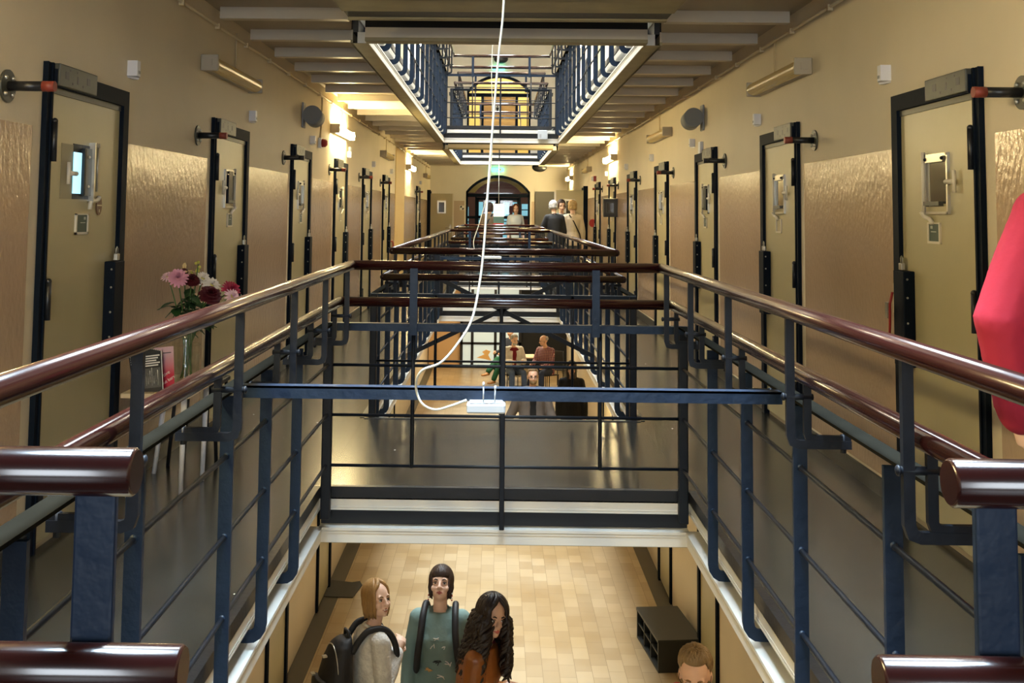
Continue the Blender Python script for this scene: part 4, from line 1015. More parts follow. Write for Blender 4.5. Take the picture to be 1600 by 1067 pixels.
def person(label, loc, face, H=1.70, skin='fair', head_yaw=0, head_pitch=0, lean=0, arms=None, legs=None, seat=None, top=None, bottom=None, shoes='shoe', hair=None, vox=.007, female=True, glasses=False, smile=False, brow='brow', side=0, jacket=None, scarf=None, beard=False, shirt_hem=-.06, earrings=False, necklace=False):
    """face: compass angle of the body, 0 = looking along +y (away from the viewer), positive turns towards +x; head_yaw likewise relative to the body"""
    s = H/1.72
    root = thing('person', label, 'person', loc); root.rotation_euler = (0, 0, -math.radians(face))
    hipz = (.93*s if seat is None else seat)
    X, Y, Z = V((1, 0, 0)), V((0, 1, 0)), V((0, 0, 1))
    Rl = Matrix.Rotation(-math.radians(lean), 3, 'X') @ Matrix.Rotation(math.radians(side), 3, 'Y')
    P0 = V((0, 0, hipz)); T = lambda x, y, z: P0+Rl @ V((x*s, y*s, z*s))
    ax = (Rl @ X, Rl @ Y)
    sh = .146 if female else .172
    wd = .93 if female else 1.05
    def torso(mb, inf=0, z0=-.10, z1=.52, neck=True):
        R = [(-.12, .150, .10), (-.04, .165, .112), (.06, .150, .104), (.16, .128, .092), (.26, .138, .104), (.35, .152, .112), (.42, .155, .100), (.47, .128, .080), (.505, .078, .062), (.53, .055, .055)]
        if not female: R = [(z, rx*(1.06 if z > .2 else 1.0), ry*1.05 if z < .2 else ry) for z, rx, ry in R]; R[3] = (.16, .148, .108)
        rr = [(T(0, -.01 if z > .4 else .0, z), (rx*wd)*s+inf, ry*s+inf) for z, rx, ry in R if z0-.02 <= z <= z1]
        loft(mb, rr, 20, ax)
        if female and inf >= 0 and z1 > .4:
            for e in (-1, 1): mb.ell(T(e*.068, .068, .325), ((.058*s+inf*.6), .052*s+inf*.5, .06*s+inf*.6), 12, 8)
    arms = arms or {}; A = {}
    for k, e in (('L', -1), ('R', 1)):
        ua, fa = arms.get(k, ((e*.18, -.02, -1), (e*.05, .18, -1)))[:2]
        S0 = T(e*sh, -.01, .445); ua = (Rl @ V(ua)).normalized(); fa = (Rl @ V(fa)).normalized()
        E0 = S0+ua*.285*s; W0 = E0+fa*.245*s
        A[k] = (S0, E0, W0, fa)
    def sleeves(mb, inf, upto=1.0, which='LR'):
        for k in which:
            S0, E0, W0, fa = A[k]; w2 = E0.lerp(W0, upto)
            limb(mb, [T((-.075 if k == 'L' else .075), -.01, .46), S0, S0.lerp(E0, .5), E0, E0.lerp(w2, .5), w2], [.058*s+inf*.5, .051*s+inf*.8, .045*s+inf, .041*s+inf, .037*s+inf, .029*s+inf], 12)
    legs = legs or {}; Lg = {}
    for k, e in (('L', -1), ('R', 1)):
        th, shn = legs.get(k, ((e*.02, 0, -1), (0, -.02, -1)))
        H0 = P0+V((e*.085*s, 0, -.02*s)); K0 = H0+V(th).normalized()*.425*s; F0 = K0+V(shn).normalized()*.42*s
        Lg[k] = (H0, K0, F0)
    def legm(mb, inf, upto=1.0):
        for k in 'LR':
            H0, K0, F0 = Lg[k]; f2 = K0.lerp(F0, upto)
            limb(mb, [H0, H0.lerp(K0, .5), K0, K0.lerp(f2, .35), f2], [.086*s+inf, .072*s+inf, .053*s+inf, .051*s+inf*1.1, .036*s+inf*1.6], 14)
    # head frame
    Rh = Rl @ Matrix.Rotation(-math.radians(head_yaw), 3, 'Z') @ Matrix.Rotation(-math.radians(head_pitch), 3, 'X')
    HB = T(0, .015, .562)                      # base of skull
    h = lambda x, y, z: HB+Rh @ V((x*s, y*s, z*s))
    b = MB()
    torso(b); legm(b, 0)
    sleeves(b, 0)
    limb(b, [T(0, -.012, .47), T(0, -.002, .53), h(0, .0, .03), h(0, .005, .07)], [.056*s, .048*s, .047*s, .05*s], 14)
    fw = .97 if female else 1.03
    b.ell(h(0, .002, .135), (.073*s*fw, .092*s, .094*s), 20, 14, 0, Rh)
    b.ell(h(0, .035, .062), (.054*s*fw, .056*s, .062*s), 16, 12, 0, Rh)
    b.ell(h(0, .072, .022), (.024*s*fw, .02*s, .018*s), 12, 8, 0, Rh)
    b.ell(h(0, .062, .045), (.036*s, .034*s, .03*s), 12, 8, 0, Rh)
    for e in (-1, 1):
        b.ell(h(e*.036, .066, .078), (.026*s, .024*s, .024*s), 12, 8, 0, Rh)
        b.ell(h(e*.028, .083, .130), (.026*s, .011*s, .010*s), 10, 6, 0, Rh)
        b.ell(h(e*.073*fw, -.004, .095), (.009*s, .018*s, .031*s), 10, 8, 0, Rh)
    b.tube([h(0, .090, .122), h(0, .103, .098), h(0, .113, .080), h(0, .098, .070)], [.007*s, .010*s, .0135*s, .010*s], 10)
    for e in (-1, 1): b.ell(h(e*.011, .102, .077), (.009*s, .009*s, .008*s), 8, 6)
    b.ell(h(0, .090, .0515), (.024*s, .010*s, .006*s), 12, 8, 0, Rh); b.ell(h(0, .088, .0425), (.020*s, .010*s, .007*s), 12, 8, 0, Rh)
    # hands: palm, four fingers, thumb
    for k, e in (('L', -1), ('R', 1)):
        S0, E0, W0, fa = A[k]; cfg = arms.get(k); curl = cfg[2] if cfg and len(cfg) > 2 else .5
        pn = V(cfg[3]) if cfg and len(cfg) > 3 else V((-e, .1, 0)); pn = Rl @ pn
        pn = (pn-fa*pn.dot(fa)); pn = pn.normalized() if pn.length > 1e-4 else basis(fa)[0]
        sd = fa.cross(pn).normalized()      # across the palm
        if sd.dot(Rl @ V((0, 1, .2))) < 0: sd = -sd
        pc = W0+fa*.045*s
        b.tube([W0-fa*.01*s, W0+fa*.02*s, W0+fa*.055*s, W0+fa*.085*s], [.025*s, .027*s, .030*s, .028*s], 10)
        rot = Matrix((sd, pn, fa)).transposed(); b.ell(pc+fa*.01*s, (.040*s, .017*s, .052*s), 12, 8, 0, rot)
        for q, (off, ln) in enumerate(((.030, .066), (.011, .075), (-.009, .070), (-.028, .055))):
            p = W0+fa*.088*s+sd*off*s*1.12; d = fa.copy(); pts = [p-fa*.015*s]; axr = pn.cross(fa)
            for sgm in range(3):
                d = (d*math.cos(curl)+pn*math.sin(curl)*1).normalized() if sgm else (fa*math.cos(curl*.6)+pn*math.sin(curl*.6)).normalized()
                p = p+d*ln*s*(.42, .33, .25)[sgm]; pts.append(p.copy()); pn2 = pn
            limb(b, pts, [.0095*s, .009*s, .0082*s, .0068*s], 8)
        tb = W0+fa*.028*s+sd*.030*s; limb(b, [tb, tb+(sd*.7+fa*.6+pn*.35).normalized()*.038*s, tb+(sd*.45+fa*.85+pn*.6).normalized()*.068*s], [.0125*s, .0105*s, .0085*s], 8)
    for k, e in (('L', -1), ('R', 1)):
        H0, K0, F0 = Lg[k]; limb(b, [F0+V((0, -.01, -.03*s)), F0+V((e*.01, .09*s, -.055*s))], [.036*s, .03*s], 10)
    mats = [SKINS[skin], M['lip'], M['teeth']]
    lc = h(0, .100, .047); Ri = Rh.transposed()
    def paint(c):
        q = Ri @ (c-lc); q = q/s
        if abs(q.x) < .023*(1-abs(q.z)/.013) and abs(q.z) < .0105 and q.y > -.016:
            return 2 if (smile and abs(q.z) < .003 and abs(q.x) < .016) else 1
        return 0
    fuse(b, vox, 2, mats, 'body', root, paint)
    # eyes and brows
    for e in (-1, 1):
        ew = MB(); e0 = h(e*.031, .0825, .107); ew.ell(e0, (.0125*s, .010*s, .0078*s), 12, 8, 0, Rh)
        ew.ell(h(e*.031, .0905, .107), (.0062*s, .0035*s, .0062*s), 10, 6, 1, Rh)
        ew.tube([h(e*.019, .0905, .113), h(e*.031, .0945, .1165), h(e*.044, .0865, .112)], .0022*s, 6, 1)
        ew.build('eye', [M['eyewhite'], M['iris']], root)
    for e in (-1, 1): bw = MB(); bw.tube([h(e*.016, .0945, .127), h(e*.030, .0945, .133), h(e*.047, .083, .128)], [.0035*s, .0045*s, .0025*s], 6); bw.build('eyebrow', M[brow], root)
    if beard:
        bd = MB(); bd.ell(h(0, .045, .038), (.055*s, .058*s, .045*s), 14, 10, 0, Rh); bd.ell(h(0, .088, .028), (.024*s, .018*s, .02*s), 10, 8, 0, Rh)
        bd.build('beard', hair[1], root)
    # clothes
    if bottom:
        m, upto = bottom[:2]; g = MB(); torso(g, .013, -.12, .10); legm(g, .016, upto); fuse(g, max(vox, .009), 3, m, 'trousers' if len(bottom) < 3 else bottom[2], root)
    if top:
        m, upto, hem, inf, nm = top; g = MB(); torso(g, inf, hem, .51); sleeves(g, inf, upto)
        for k, e in (('L', -1), ('R', 1)):
            S0, E0, W0, fa = A[k]; w2 = E0.lerp(W0, upto); limb(g, [w2-fa*.03*s, w2], [.034*s+inf, .034*s+inf*.8], 10)
        fuse(g, max(vox, .008), 3, m, nm, root)
        c = MB(); ring = [T(.062*math.cos(a)*1.0, -.008+.06*math.sin(a), .512+.02*(1-math.sin(a))*.8-.022) for a in [2*PI*i/20 for i in range(21)]]
        c.tube(ring, .010*s, 8); c.build('collar', m, root)
    if jacket:
        m, inf = jacket; g = MB()
        for e in (-1, 1):
            R = [(-.16, .10, .13), (.06, .09, .125), (.2, .085, .118), (.35, .09, .122), (.44, .085, .10)]
            loft(g, [(T(e*.085, -.012, z), rx*s+inf, ry*s+inf) for z, rx, ry in R], 16, ax)
        loft(g, [(T(0, -.045, z), .15*s, .075*s+inf) for z in (-.16, .1, .3, .46)], 16, ax)
        sleeves(g, inf+.012, .96); fuse(g, max(vox, .009), 3, m, 'jacket', root)
    if scarf:
        c = MB(); c.tube([T(.075*math.cos(a), -.005+.07*math.sin(a), .5+.012*math.sin(2*a)) for a in [2*PI*i/20 for i in range(21)]], .026*s, 10)
        c.tube([T(.03, .07, .48), T(.035, .12, .38), T(.04, .125, .25)], [.03*s, .034*s, .03*s], 10); c.build('scarf', scarf, root)
    for k, e in (('L', -1), ('R', 1)):
        H0, K0, F0 = Lg[k]; sm = MB()
        for a, r in ((V((0, -.02, -.035*s)), (.042*s, .055*s, .038*s)), (V((e*.008, .07*s, -.048*s)), (.045*s, .095*s, .030*s)), (V((e*.01, .13*s, -.052*s)), (.042*s, .05*s, .026*s))): sm.ell(F0+a, r, 14, 8)
        fuse(sm, max(vox, .010), 2, M[shoes], 'shoe', root)
    if glasses:
        g = MB()
        for e in (-1, 1):
            g.tube([h(e*.032+.021*math.cos(a), .104-.006*abs(math.cos(a)), .105+.016*math.sin(a)) for a in [2*PI*i/18 for i in range(19)]], .0016*s, 6)
            g.tube([h(e*.053, .098, .108), h(e*.076, .06, .11), h(e*.078, .0, .108)], .0016*s, 6)
        g.tube([h(-.011, .108, .108), h(0, .112, .111), h(.011, .108, .108)], .0016*s, 6)
        g.build('glasses', M['chair'], root)
    if earrings:
        for e in (-1, 1):
            g = MB()
            for q in range(4): g.ell(h(e*.080, .012, .055-.014*q), .0058*s, 8, 6, q % 2)
            g.build('earring', [M['paper'], M['red']], root)
    if necklace:
        g = MB(); g.tube([T(-.05, .045, .49), T(-.02, .082, .45), T(0, .095, .425), T(.02, .082, .45), T(.05, .045, .49)], .0018, 6); g.ell(T(0, .098, .415), .006, 8, 6); g.ell(T(.004, .099, .40), .005, 8, 6); g.build('necklace', M['keyplate'], root)
    # hair
    if hair:
        style, hm = hair[:2]; rnd = random.Random(len(label)*7+int(H*100)); hb = MB()
        hb.ell(h(0, -.014, .146), (.0785*s*fw, .090*s, .094*s), 20, 14, 0, Rh)
        if style == 'bald': hb = MB()
        ns, drop, faceang, bang, wave, rad = {'bob': (150, .115, 48, None, .003, .0105), 'bangs': (150, .09, 50, 1.52, .004, .0095), 'curly': (230, .34, 40, None, .030, .0125), 'short': (170, .0, 62, .98, .004, .0085), 'bald': (46, .0, 100, None, .002, .007), 'curlyshort': (130, .06, 55, 1.1, .014, .0125), 'bobcurl': (130, .08, 60, 1.2, .008, .012), 'long': (140, .18, 48, None, .006, .0105)}[style]
        ER = (.081*fw, .096, .099) if style not in ('curly', 'short') else (.092, .106, .104) if style == 'curly' else (.078*fw, .095, .099); EC = V((0, -.006, .140))
        for i in range(ns):
            th = -PI+2*PI*(i+.5)/ns+rnd.uniform(-.02, .02); ad = abs(math.degrees(th))
            facing = ad < faceang
            if facing and bang is None:
                # swept from the parting to the side of the face
                thin = th; th = math.copysign(math.radians(faceang+rnd.uniform(0, 10)), th if abs(th) > .02 else .1)
            lim = bang if (facing and bang is not None) else (1.75 if drop else rnd.uniform(1.55, 1.95) if ad > 100 else 1.35)
            if style == 'bald' and ad < faceang: continue
            p0 = rnd.uniform(.02, .22) if style != 'bald' else 1.1
            pts = []; k = 9; ph0 = rnd.uniform(0, 6.28)
            for j in range(k):
                ph = p0+(lim-p0)*j/(k-1); 
                tq = th if not (facing and bang is None) else thin*.35+(th-thin*.35)*min(1, (ph/1.25))**2.2
                r = 1+(rnd.uniform(-.012, .012) if style != 'short' else rnd.uniform(-.03, .05)*math.sin(PI*j/(k-1)))+(.03*math.sin(PI*j/(k-1)) if style in ('short',) else 0)
                pts.append(V((ER[0]*math.sin(ph)*math.sin(tq)*r, ER[1]*math.sin(ph)*math.cos(tq)*r, ER[2]*math.cos(ph)*r))+EC)
            if not (facing and bang is not None) and drop and ad > faceang-1 or (facing and bang is None and drop):
                e = pts[-1].copy(); m = max(3, int(drop/.035)) if style != 'curly' else 16; out = V((math.sin(th), math.cos(th), 0))
                ln = drop*rnd.uniform(.8, 1.12)*(1 if not (facing and bang is None) else .95)
                for j in range(1, m+1):
                    q = j/m; wob = wave*math.sin(ph0+q*(14 if wave > .01 else 3)); wob2 = wave*math.cos(ph0*1.3+q*13)
                    flare = (.05*q if style == 'curly' else .006*q-.016*q*q)
                    pts.append(e+V((0, 0, -ln*q))+out*(flare+wob)+V((-out.y, out.x, 0))*wob2)
            R = [rad*s*(.75+.35*math.sin(PI*min(1, j/(len(pts)-1)*1.1)))*(1 if j < len(pts)-1 else .35) for j in range(len(pts))]
            hb.tube([h(*p) for p in pts], R, 6)
            if style in ('curlyshort', 'bobcurl') and i % 2 == 0:
                for q in range(3):
                    ph = rnd.uniform(.1, 1.5); t2 = rnd.uniform(-PI, PI)
                    if abs(t2) < 1.0 and ph > .9: continue
                    c0 = V((ER[0]*math.sin(ph)*math.sin(t2), ER[1]*math.sin(ph)*math.cos(t2), ER[2]*math.cos(ph)))*1.04+EC; hb.ell(h(*c0), .016*s, 7, 5)
        hb.build('hair', hm, root)
    return root, T, h, A, s

def hairmat(n, c): return mat(n, c, .42, bump=.3, bscale=60, var=.35, vscale=14, stretch=(3, 3, .5))
HM = {'blonde': hairmat('dark_blonde_hair', (176,136,82)), 'brown': hairmat('dark_brown_hair', (58,40,32)), 'black': hairmat('black_brown_hair', (40,28,25)), 'grey': hairmat('grey_hair', (206,204,200)), 'sandy': hairmat('sandy_hair', (150,122,82)), 'fairblonde': hairmat('fair_blonde_hair', (216,184,128)), 'auburn': hairmat('auburn_hair', (120,66,40))}

def backpack(parent_xf, m, label, w=.30, hgt=.46, dep=.17, straps=None, loc=(0, 0, 0), rot=0):
    t = thing('backpack', label, 'backpack', loc, rot=(0, 0, rot))
    mb = MB(); X, Y = V((1, 0, 0)), V((0, 1, 0))
    prof = [(0, .80, .55), (.03, .95, .85), (.15, 1.0, 1.0), (.5, .98, .98), (.72, .86, .82), (.90, .66, .60), (.97, .45, .4), (1.0, .2, .2)]
    loft(mb, [(V((0, -dep*.5*b, hgt*q)), w/2*a, dep/2*b+.01) for q, a, b in prof], 24, (X, Y)); fuse(mb, .010, 4, m, 'bag', t)
    p = MB(); loft(p, [(V((0, -dep*1.02, hgt*q)), w/2*a*.78, .035*a) for q, a in ((.08, .7), (.12, 1), (.45, 1), (.52, .8))], 20, (X, Y)); fuse(p, .010, 3, m, 'pocket', t)
    MB().tube([V((-.035, -.02, hgt*.96)), V((-.03, -.02, hgt*1.06)), V((.03, -.02, hgt*1.06)), V((.035, -.02, hgt*.96))], .011, 8).build('handle', m, t)
    z = MB(); z.tube([V((w/2*.86*math.cos(a), -dep*.62-.0, hgt*(.5+.42*math.sin(a)))) for a in [PI*i/16 for i in range(17)]], .004, 6); z.box((.02, -dep*1.0, hgt*.80), (.05, -dep*.86, hgt*.82)); z.box((-.07, -dep*1.22, hgt*.53), (-.03, -dep*1.1, hgt*.55)); z.build('zip', M['chrome'], t)
    if straps:
        for st in straps: MB().bar(st, .05, .012, (0, 1, .2)).build('strap', m, t) if False else None
    return t
def strap_tube(t, pts, m, w=.024):
    """padded strap following world points, stored relative to the bag"""
    Mi = (Matrix.Translation(t.location) @ t.rotation_euler.to_matrix().to_4x4()).inverted()
    mb = MB(); P = [Mi @ V(p) for p in cat(pts, 6)]
    vs = []; k = len(P); mb.tube(P, [w]*k, 10); mb.build('strap', m, t)

def W_(root, T):
    """turn body points into room points"""
    Mx = Matrix.Translation(root.location) @ root.rotation_euler.to_matrix().to_4x4()
    return lambda x, y, z: Mx @ T(x, y, z)

M['knit_white'] = cloth('white_grey_knit', (238,236,228), bump=.8, bscale=60, var=.25, vscale=26)
M['green_sweat'] = cloth('teal_green_sweatshirt', (124,150,144)); M['green_front'] = cloth('grey_green_front_panel', (104,126,116))
M['white_trousers'] = cloth('white_trousers', (226,220,206)); M['leather'] = mat('brown_leather', (158,94,42), .36, bump=.6, bscale=9, var=.35, vscale=7)
M['denim'] = cloth('dark_denim', (46,58,84)); M['denim_light'] = cloth('blue_jeans', (84,102,130)); M['darknavy'] = cloth('navy_cloth', (36,42,56)); M['grey_cloth'] = cloth('grey_blazer', (112,104,98)); M['black_cloth'] = cloth('black_cloth', (20,20,22))
M['pinkred'] = cloth('pink_red_knit', (176,36,60), bump=.15); M['slate'] = cloth('slate_jacket', (84,90,98)); M['cream_cloth'] = cloth('cream_jacket', (222,206,180)); M['olive_cloth'] = cloth('olive_brown_jacket', (96,78,54)); M['pale_cloth'] = cloth('pale_top', (206,206,190)); M['white_cloth'] = cloth('white_jacket', (246,244,238)); M['red_scarf'] = cloth('wine_red', (124,26,40)); M['green_trs'] = cloth('green_trousers', (24,92,66)); M['bagblack'] = mat('backpack_nylon', (26,26,28), .6, bump=.2, bscale=40); M['redbag'] = mat('red_nylon', (190,28,24), .55); M['teal_cloth'] = cloth('grey_teal_top', (120,132,126))
def m_plaid():
    m = mat('red_plaid', (150,40,44), .85); nt = m.node_tree; b = nt.nodes['Principled BSDF']; tc = nt.nodes.new('ShaderNodeTexCoord'); last = None
    for ax, c, sc_, th in (('X', (.05, .05, .12, 1), 9, .35), ('Z', (.05, .05, .12, 1), 9, .35), ('X', (.8, .75, .7, 1), 9, -.85), ('Z', (.8, .75, .7, 1), 9, -.85)):
        wv = nt.nodes.new('ShaderNodeTexWave'); wv.bands_direction = ax; wv.inputs['Scale'].default_value = sc_; nt.links.new(tc.outputs['Object'], wv.inputs['Vector'])
        g = nt.nodes.new('ShaderNodeMath'); g.operation = 'GREATER_THAN' if th > 0 else 'LESS_THAN'; g.inputs[1].default_value = .72 if th > 0 else .06; nt.links.new(wv.outputs['Fac'], g.inputs[0])
        mx = nt.nodes.new('ShaderNodeMixRGB'); k = nt.nodes.new('ShaderNodeMath'); k.operation = 'MULTIPLY'; k.inputs[1].default_value = .6; nt.links.new(g.outputs[0], k.inputs[0]); nt.links.new(k.outputs[0], mx.inputs[0])
        if last is None: mx.inputs[1].default_value = lin((150, 36, 42))
        else: nt.links.new(last, mx.inputs[1])
        mx.inputs[2].default_value = c; last = mx.outputs[0]
    nt.links.new(last, b.inputs['Base Color']); return m
M['plaid'] = m_plaid()
DOWN = lambda e: ((e*.18, -.02, -1), (e*.06, .16, -1), .35)

# three visitors looking up from the ground storey
r, T, h, A, s = person('young person with a dark blonde bob, pale grey knitted sweater, looking back over the shoulder', (-.785, 7.10, GZ), 62, 1.65, 'fair', 72, -14, 4, {'R': ((.12, .12, -1), (-.45, .5, .75), 1.0, (-1, .2, .2)), 'L': ((-.2, -.1, -1), (-.02, .35, -.9), .5)}, top=(M['knit_white'], .98, -.16, .016, 'sweater'), bottom=(M['denim'], .98), hair=('bob', HM['blonde']), vox=.0062, smile=True, brow='brow_fair')
w = W_(r, T)
bp = backpack(None, M['bagblack'], 'large black backpack worn by the person with the blonde bob', .31, .47, .19, None, w(0, -.135, -.02), -math.radians(62))
for e in (-1, 1): strap_tube(bp, [w(e*.075, -.175, .38), w(e*.085, -.13, .46), w(e*.095, -.07, .515), w(e*.10, .05, .505), w(e*.105, .125, .38), w(e*.125, .11, .22), w(e*.14, .0, .10), w(e*.11, -.12, .06)], M['bagblack'], .020)
r, T, h, A, s = person('young person with dark fringe hair and a grey-green sweatshirt, facing the viewer', (-.352, 7.36, GZ), 183, 1.665, 'fair', 0, -24, -2, {'L': DOWN(-1), 'R': DOWN(1)}, top=(M['green_sweat'], .99, -.06, .022, 'sweatshirt'), bottom=(M['white_trousers'], .98), hair=('bangs', HM['brown']), vox=.0062, earrings=True, necklace=True)
w = W_(r, T)
g = MB(); random.seed(5)
def onchest(x, z, lift=.004): return T(x, .137+lift-abs(x)*.35 if z > .24 else .128+lift-abs(x)*.30, z)
for x, z, k, mi in ((-.055, .30, 3, 0), (.03, .315, 2, 0), (-.075, .20, 3, 0), (.0, .215, 4, 1), (-.03, .12, 3, 0), (.06, .155, 4, 2), (.0, .37, 2, 0)):
    pr = MB()
    for q in range(k):
        a = random.uniform(0, PI); dx, dz = .022*math.cos(a), .014*math.sin(a); cx, cz = x+random.uniform(-.012, .012), z+random.uniform(-.01, .01)
        pr.tube([onchest(cx-dx, cz-dz), onchest(cx, cz+.004), onchest(cx+dx, cz+dz)], .0028, 6, mi)
    pr.build('print_motif', [M['paper'], M['ink'], M['ochre']], r)
pr = MB(); pr.tube([onchest(-.11, .335, .0), onchest(-.05, .345, .004), onchest(.0, .347, .004), onchest(.06, .342, .004), onchest(.10, .335, .0)], .003, 6, 3)
pr.build('chest_seam', [M['paper'], M['ink'], M['ochre'], M['green_front']], r)
bp = backpack(None, M['bagblack'], 'black backpack on the person in the grey-green sweatshirt', .28, .44, .15, None, w(0, -.15, -.02), -math.radians(183))
for e in (-1, 1): strap_tube(bp, [w(e*.085, -.15, .40), w(e*.10, -.06, .53), w(e*.108, .055, .50), w(e*.118, .125, .38), w(e*.135, .12, .24), w(e*.15, .0, .10), w(e*.11, -.15, .06)], M['bagblack'], .022)
r, T, h, A, s = person('young person with long dark curly hair and a brown leather jacket, turned aside', (-.15, 6.84, GZ), 104, 1.69, 'warm', 50, -8, 12, {'R': ((.08, .12, -1), (-.18, 1, .02), .7, (-1, .1, .1)), 'L': ((-.1, .25, -1), (.15, 1, .22), .7, (1, .1, .1))}, top=(M['leather'], .97, -.14, .026, 'leather_jacket'), bottom=(M['denim'], .98), hair=('curly', HM['black']), scarf=None, vox=.0062)
c = MB(); c.tube([T(.08*math.cos(a), -.02+.075*math.sin(a), .485+.015*math.sin(3*a)) for a in [2*PI*i/20 for i in range(21)]], .022, 10); c.build('neckerchief', M['red_scarf'], r)
r, T, h, A, s = person('person with short sandy hair and thin glasses carrying a red backpack', (1.06, 5.86, GZ), 197, 1.79, 'warm', -4, 10, 4, None, top=(M['slate'], .98, -.12, .024, 'jacket'), bottom=(M['denim'], .98), hair=('short', HM['sandy']), vox=.0068, female=False, glasses=True, brow='brow_fair')
w = W_(r, T)
c = MB()
for e in (-1, 1): c.tube([T(e*.02, .085, .44), T(e*.05, .06, .50), T(e*.07, .0, .545), T(e*.03, -.06, .56), T(0, -.065, .56)], .014, 8)
c.build('shirt_collar', M['paper'], r)
bp = backpack(None, M['redbag'], 'red backpack on the person with sandy hair and glasses', .30, .47, .17, None, w(0, -.15, .03), -math.radians(197))
for e in (-1, 1): strap_tube(bp, [w(e*.085, -.15, .44), w(e*.105, -.07, .54), w(e*.11, .05, .50), w(e*.12, .13, .38), w(e*.14, .12, .22), w(e*.15, .0, .12)], M['redbag'], .022)

# further back on the ground storey
person('bearded person in a grey blazer and glasses walking on the ground storey', (.54, 16.25, GZ), 176, 1.74, 'warm', 0, -4, 4, {'L': ((-.3, .12, -1), (-.3, .35, -1), .9), 'R': ((.35, -.2, -1), (.5, -.15, -1), .6)}, {'L': ((-.05, .35, -1), (0, -.1, -1)), 'R': ((.04, -.25, -1), (0, -.35, -1))}, top=(M['black_cloth'], .3, -.1, .014, 'dark_shirt'), bottom=(M['grey_cloth'], .98), jacket=(M['grey_cloth'], .02), hair=('short', HM['sandy']), vox=.012, female=False, glasses=True, beard=True)
person('person with long dark hair in a long black dress on the ground storey', (1.21, 17.6, GZ), 186, 1.66, 'fair', 0, 0, 2, {'L': DOWN(-1), 'R': DOWN(1)}, top=(M['black_cloth'], .98, -.2, .03, 'dress_top'), bottom=(M['black_cloth'], .98, 'long_skirt'), hair=('long', HM['black']), vox=.012)
SITL = {'L': ((-.12, 1, -.02), (-.05, .12, -1)), 'R': ((.12, 1, -.02), (.05, .12, -1))}
person('seated grey-haired person in a white jacket and wine red shirt', (.38, 24.75, GZ), 165, 1.70, 'fair', -12, 6, 6, {'L': ((-.2, .45, -1), (.4, 1, .25), .3), 'R': ((.2, .45, -1), (-.4, 1, .25), .3)}, SITL, .515, top=(M['red_scarf'], .3, -.1, .014, 'wine_red_shirt'), bottom=(M['denim_light'], .98), jacket=(M['white_cloth'], .02), hair=('short', HM['grey']), vox=.014, female=False, beard=True)
person('seated balding person in a red plaid shirt', (1.14, 24.72, GZ), 215, 1.70, 'warm', 42, 4, 8, {'L': ((-.2, .5, -1), (.2, 1, -.1), .4), 'R': ((.2, .5, -1), (-.2, 1, -.1), .4)}, SITL, .515, top=(M['plaid'], .95, -.12, .022, 'plaid_shirt'), bottom=(M['denim'], .98), hair=('bald', HM['grey']), vox=.014, female=False, glasses=True, shoes='shoe')
person('seated person in dark top and green trousers with crossed legs', (.36, 26.2, GZ), 232, 1.74, 'warm', -20, 2, 0, {'L': ((-.2, .4, -1), (.3, 1, 0), .4), 'R': ((.2, .4, -1), (-.3, 1, 0), .4)}, {'L': ((-.1, 1, .0), (.1, .45, -1)), 'R': ((-.2, 1, .18), (-.1, .7, -.6))}, .515, top=(M['darknavy'], .95, -.12, .02, 'dark_sweater'), bottom=(M['green_trs'], .92), hair=('short', HM['brown']), vox=.014, female=False, shoes='shoe_tan')

# on our gallery near the end
person('person with curly grey hair in black, leaning on the railing', (1.06, 19.9, 0), 345, 1.56, 'fair', 22, 4, 10, {'L': ((-.35, .55, -1), (-.65, .6, .15), .8), 'R': ((.2, .2, -1), (.1, .6, -.5), .5)}, top=(M['black_cloth'], .96, -.2, .026, 'black_jacket'), bottom=(M['black_cloth'], .98), hair=('curlyshort', HM['grey']), vox=.011)
person('person with dark curly hair behind the grey-haired visitor', (1.24, 21.1, 0), 190, 1.58, 'fair', -20, 4, 2, {'L': ((-.15, .3, -1), (.3, 1, .5), .8), 'R': ((.2, .1, -1), (0, .6, -.5), .5)}, top=(M['teal_cloth'], .95, -.14, .02, 'grey_top'), bottom=(M['black_cloth'], .98), hair=('curlyshort', HM['brown']), vox=.011)
r, T, h, A, s = person('person with a fair blonde bob and cream jacket, seen from behind', (1.40, 20.3, 0), 352, 1.56, 'fair', -12, 4, 0, {'L': ((-.22, .0, -1), (-.1, .25, -1), .5), 'R': DOWN(1)}, top=(M['cream_cloth'], .8, -.16, .028, 'cream_jacket'), bottom=(M['greypanel'], .98), hair=('bobcurl', HM['fairblonde']), vox=.011)
MB().bar([T(-.09, -.10, .51), T(.0, -.145, .36), T(.12, -.14, .12), T(.16, -.06, .0)], .02, .008, (0, 1, 0)).build('bag_strap', M['black_cloth'], r)
r, T, h, A, s = person('person with a brown bob and brown jacket before the arched doors', (-.17, 24.6, 0), 10, 1.55, 'fair', -10, 6, 0, {'L': DOWN(-1), 'R': DOWN(1)}, top=(M['olive_cloth'], .95, -.18, .028, 'brown_jacket'), bottom=(M['black_cloth'], .98), hair=('bob', HM['brown']), vox=.012)
MB().bar([T(.09, -.10, .51), T(.0, -.145, .36), T(-.12, -.14, .12)], .03, .008, (0, 1, 0)).build('bag_strap', M['black_cloth'], r)
person('person with auburn hair and a pale vest at the far arched doors', (.42, 25.0, 0), 160, 1.53, 'fair', 20, 4, 0, {'L': DOWN(-1), 'R': DOWN(1)}, top=(M['pale_cloth'], .5, -.16, .026, 'pale_vest'), bottom=(M['olive_cloth'], .98), hair=('bob', HM['auburn']), vox=.012)
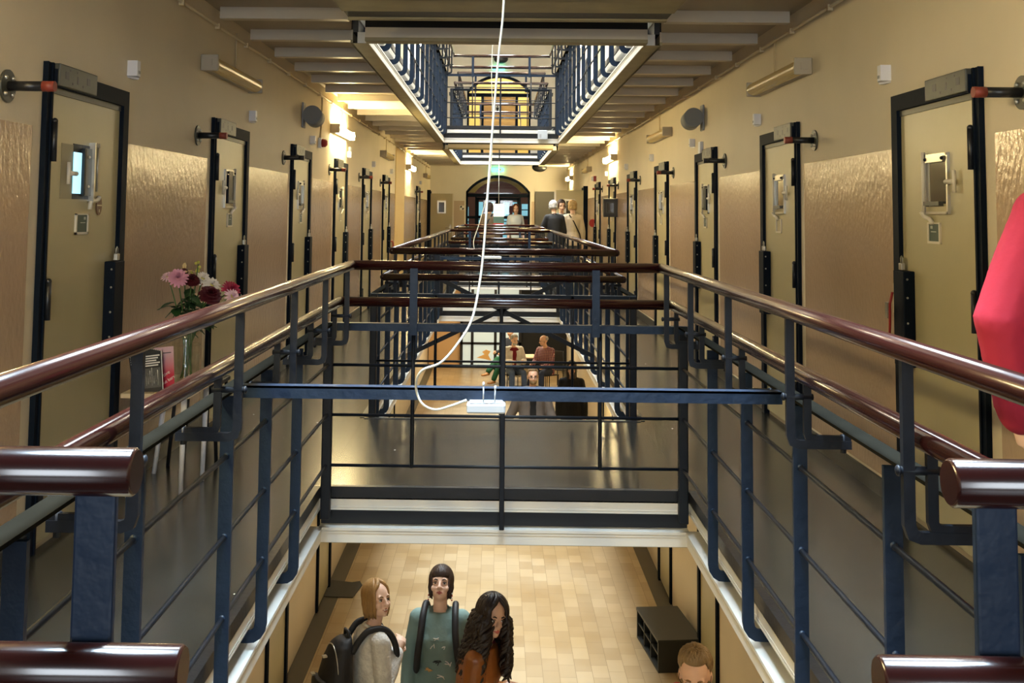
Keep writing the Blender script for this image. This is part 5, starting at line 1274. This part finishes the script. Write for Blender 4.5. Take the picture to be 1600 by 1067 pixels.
# close by, cut by the frame
person('person in a pink-red knitted sweater walking on the gallery at the edge of the frame', (1.47, 2.64, 0), 20, 1.66, 'fair', 0, 0, 4, {'L': ((-.38, -.10, -1), (.18, .28, -1), .6), 'R': ((.25, .1, -1), (.05, .4, -1), .5)}, {'L': ((-.02, .2, -1), (0, -.1, -1)), 'R': ((.02, -.15, -1), (0, -.3, -1))}, top=(M['pinkred'], .99, -.14, .030, 'sweater'), bottom=(M['darknavy'], .98), hair=('long', HM['brown']), vox=.009)

# ------------------------------------------------------------------ light
def area(name, loc, rot, sx, sy, power, col):
    l = bpy.data.lights.new(name, 'AREA'); l.shape = 'RECTANGLE'; l.size = sx; l.size_y = sy; l.energy = power; l.color = col
    o = bpy.data.objects.new(name, l); C.objects.link(o); o.location = loc; o.rotation_euler = rot; return o
# daylight through the roof skylight and through the tall window behind the viewpoint
o = area('skylight_near', (.045, 2.2, ZT+.3), (0, 0, 0), 1.7, 2.4, 185, (.68, .84, 1)); o.data.spread = math.radians(56)
area('skylight_middle', (.045, 11.2, ZT+.3), (0, 0, 0), 1.7, 13, 1200, (.92, .96, 1))
area('skylight_far', (.045, 22, ZT+.3), (0, 0, 0), 1.7, 8, 1300, (.92, .96, 1))
area('window_daylight', (.045, YB+.05, 1.45), (PI/2, 0, 0), 1.6, 2.0, 70, (.84, .92, 1))
area('far_ground_fill', (0, 26, -.2), (0, 0, 0), 1.6, 1.6, 50, (1, .84, .56))  # unseen fill light added to brighten the far ground end
area('hall_fill', (0, YE+2, 2.4), (0, 0, 0), 2.2, 2.5, 10, (1, .86, .6))  # added light without a fixture, brightens the hall
area('upper_hall_fill', (0, YE+2, ZT-.1), (0, 0, 0), 2.2, 2.5, 45, (1, .9, .65))  # unseen light added for the upper hall, no fixture
w = bpy.data.worlds.new('world'); bpy.context.scene.world = w; w.use_nodes = True
w.node_tree.nodes['Background'].inputs[0].default_value = (.8, .88, 1, 1); w.node_tree.nodes['Background'].inputs[1].default_value = .6
sc = bpy.context.scene
sc.view_settings.view_transform = 'Standard'; sc.view_settings.look = 'None'; sc.view_settings.gamma = 1; sc.view_settings.use_curve_mapping = False
sc.view_settings.exposure = 1.2
sc.cycles.use_denoising = True
try: sc.cycles.denoiser = 'OPENIMAGEDENOISE'
except Exception: pass
sc.cycles.max_bounces = 10; sc.cycles.diffuse_bounces = 5; sc.cycles.glossy_bounces = 4; sc.cycles.transparent_max_bounces = 16
sc.cycles.sample_clamp_indirect = 6; sc.cycles.caustics_reflective = False; sc.cycles.caustics_refractive = False
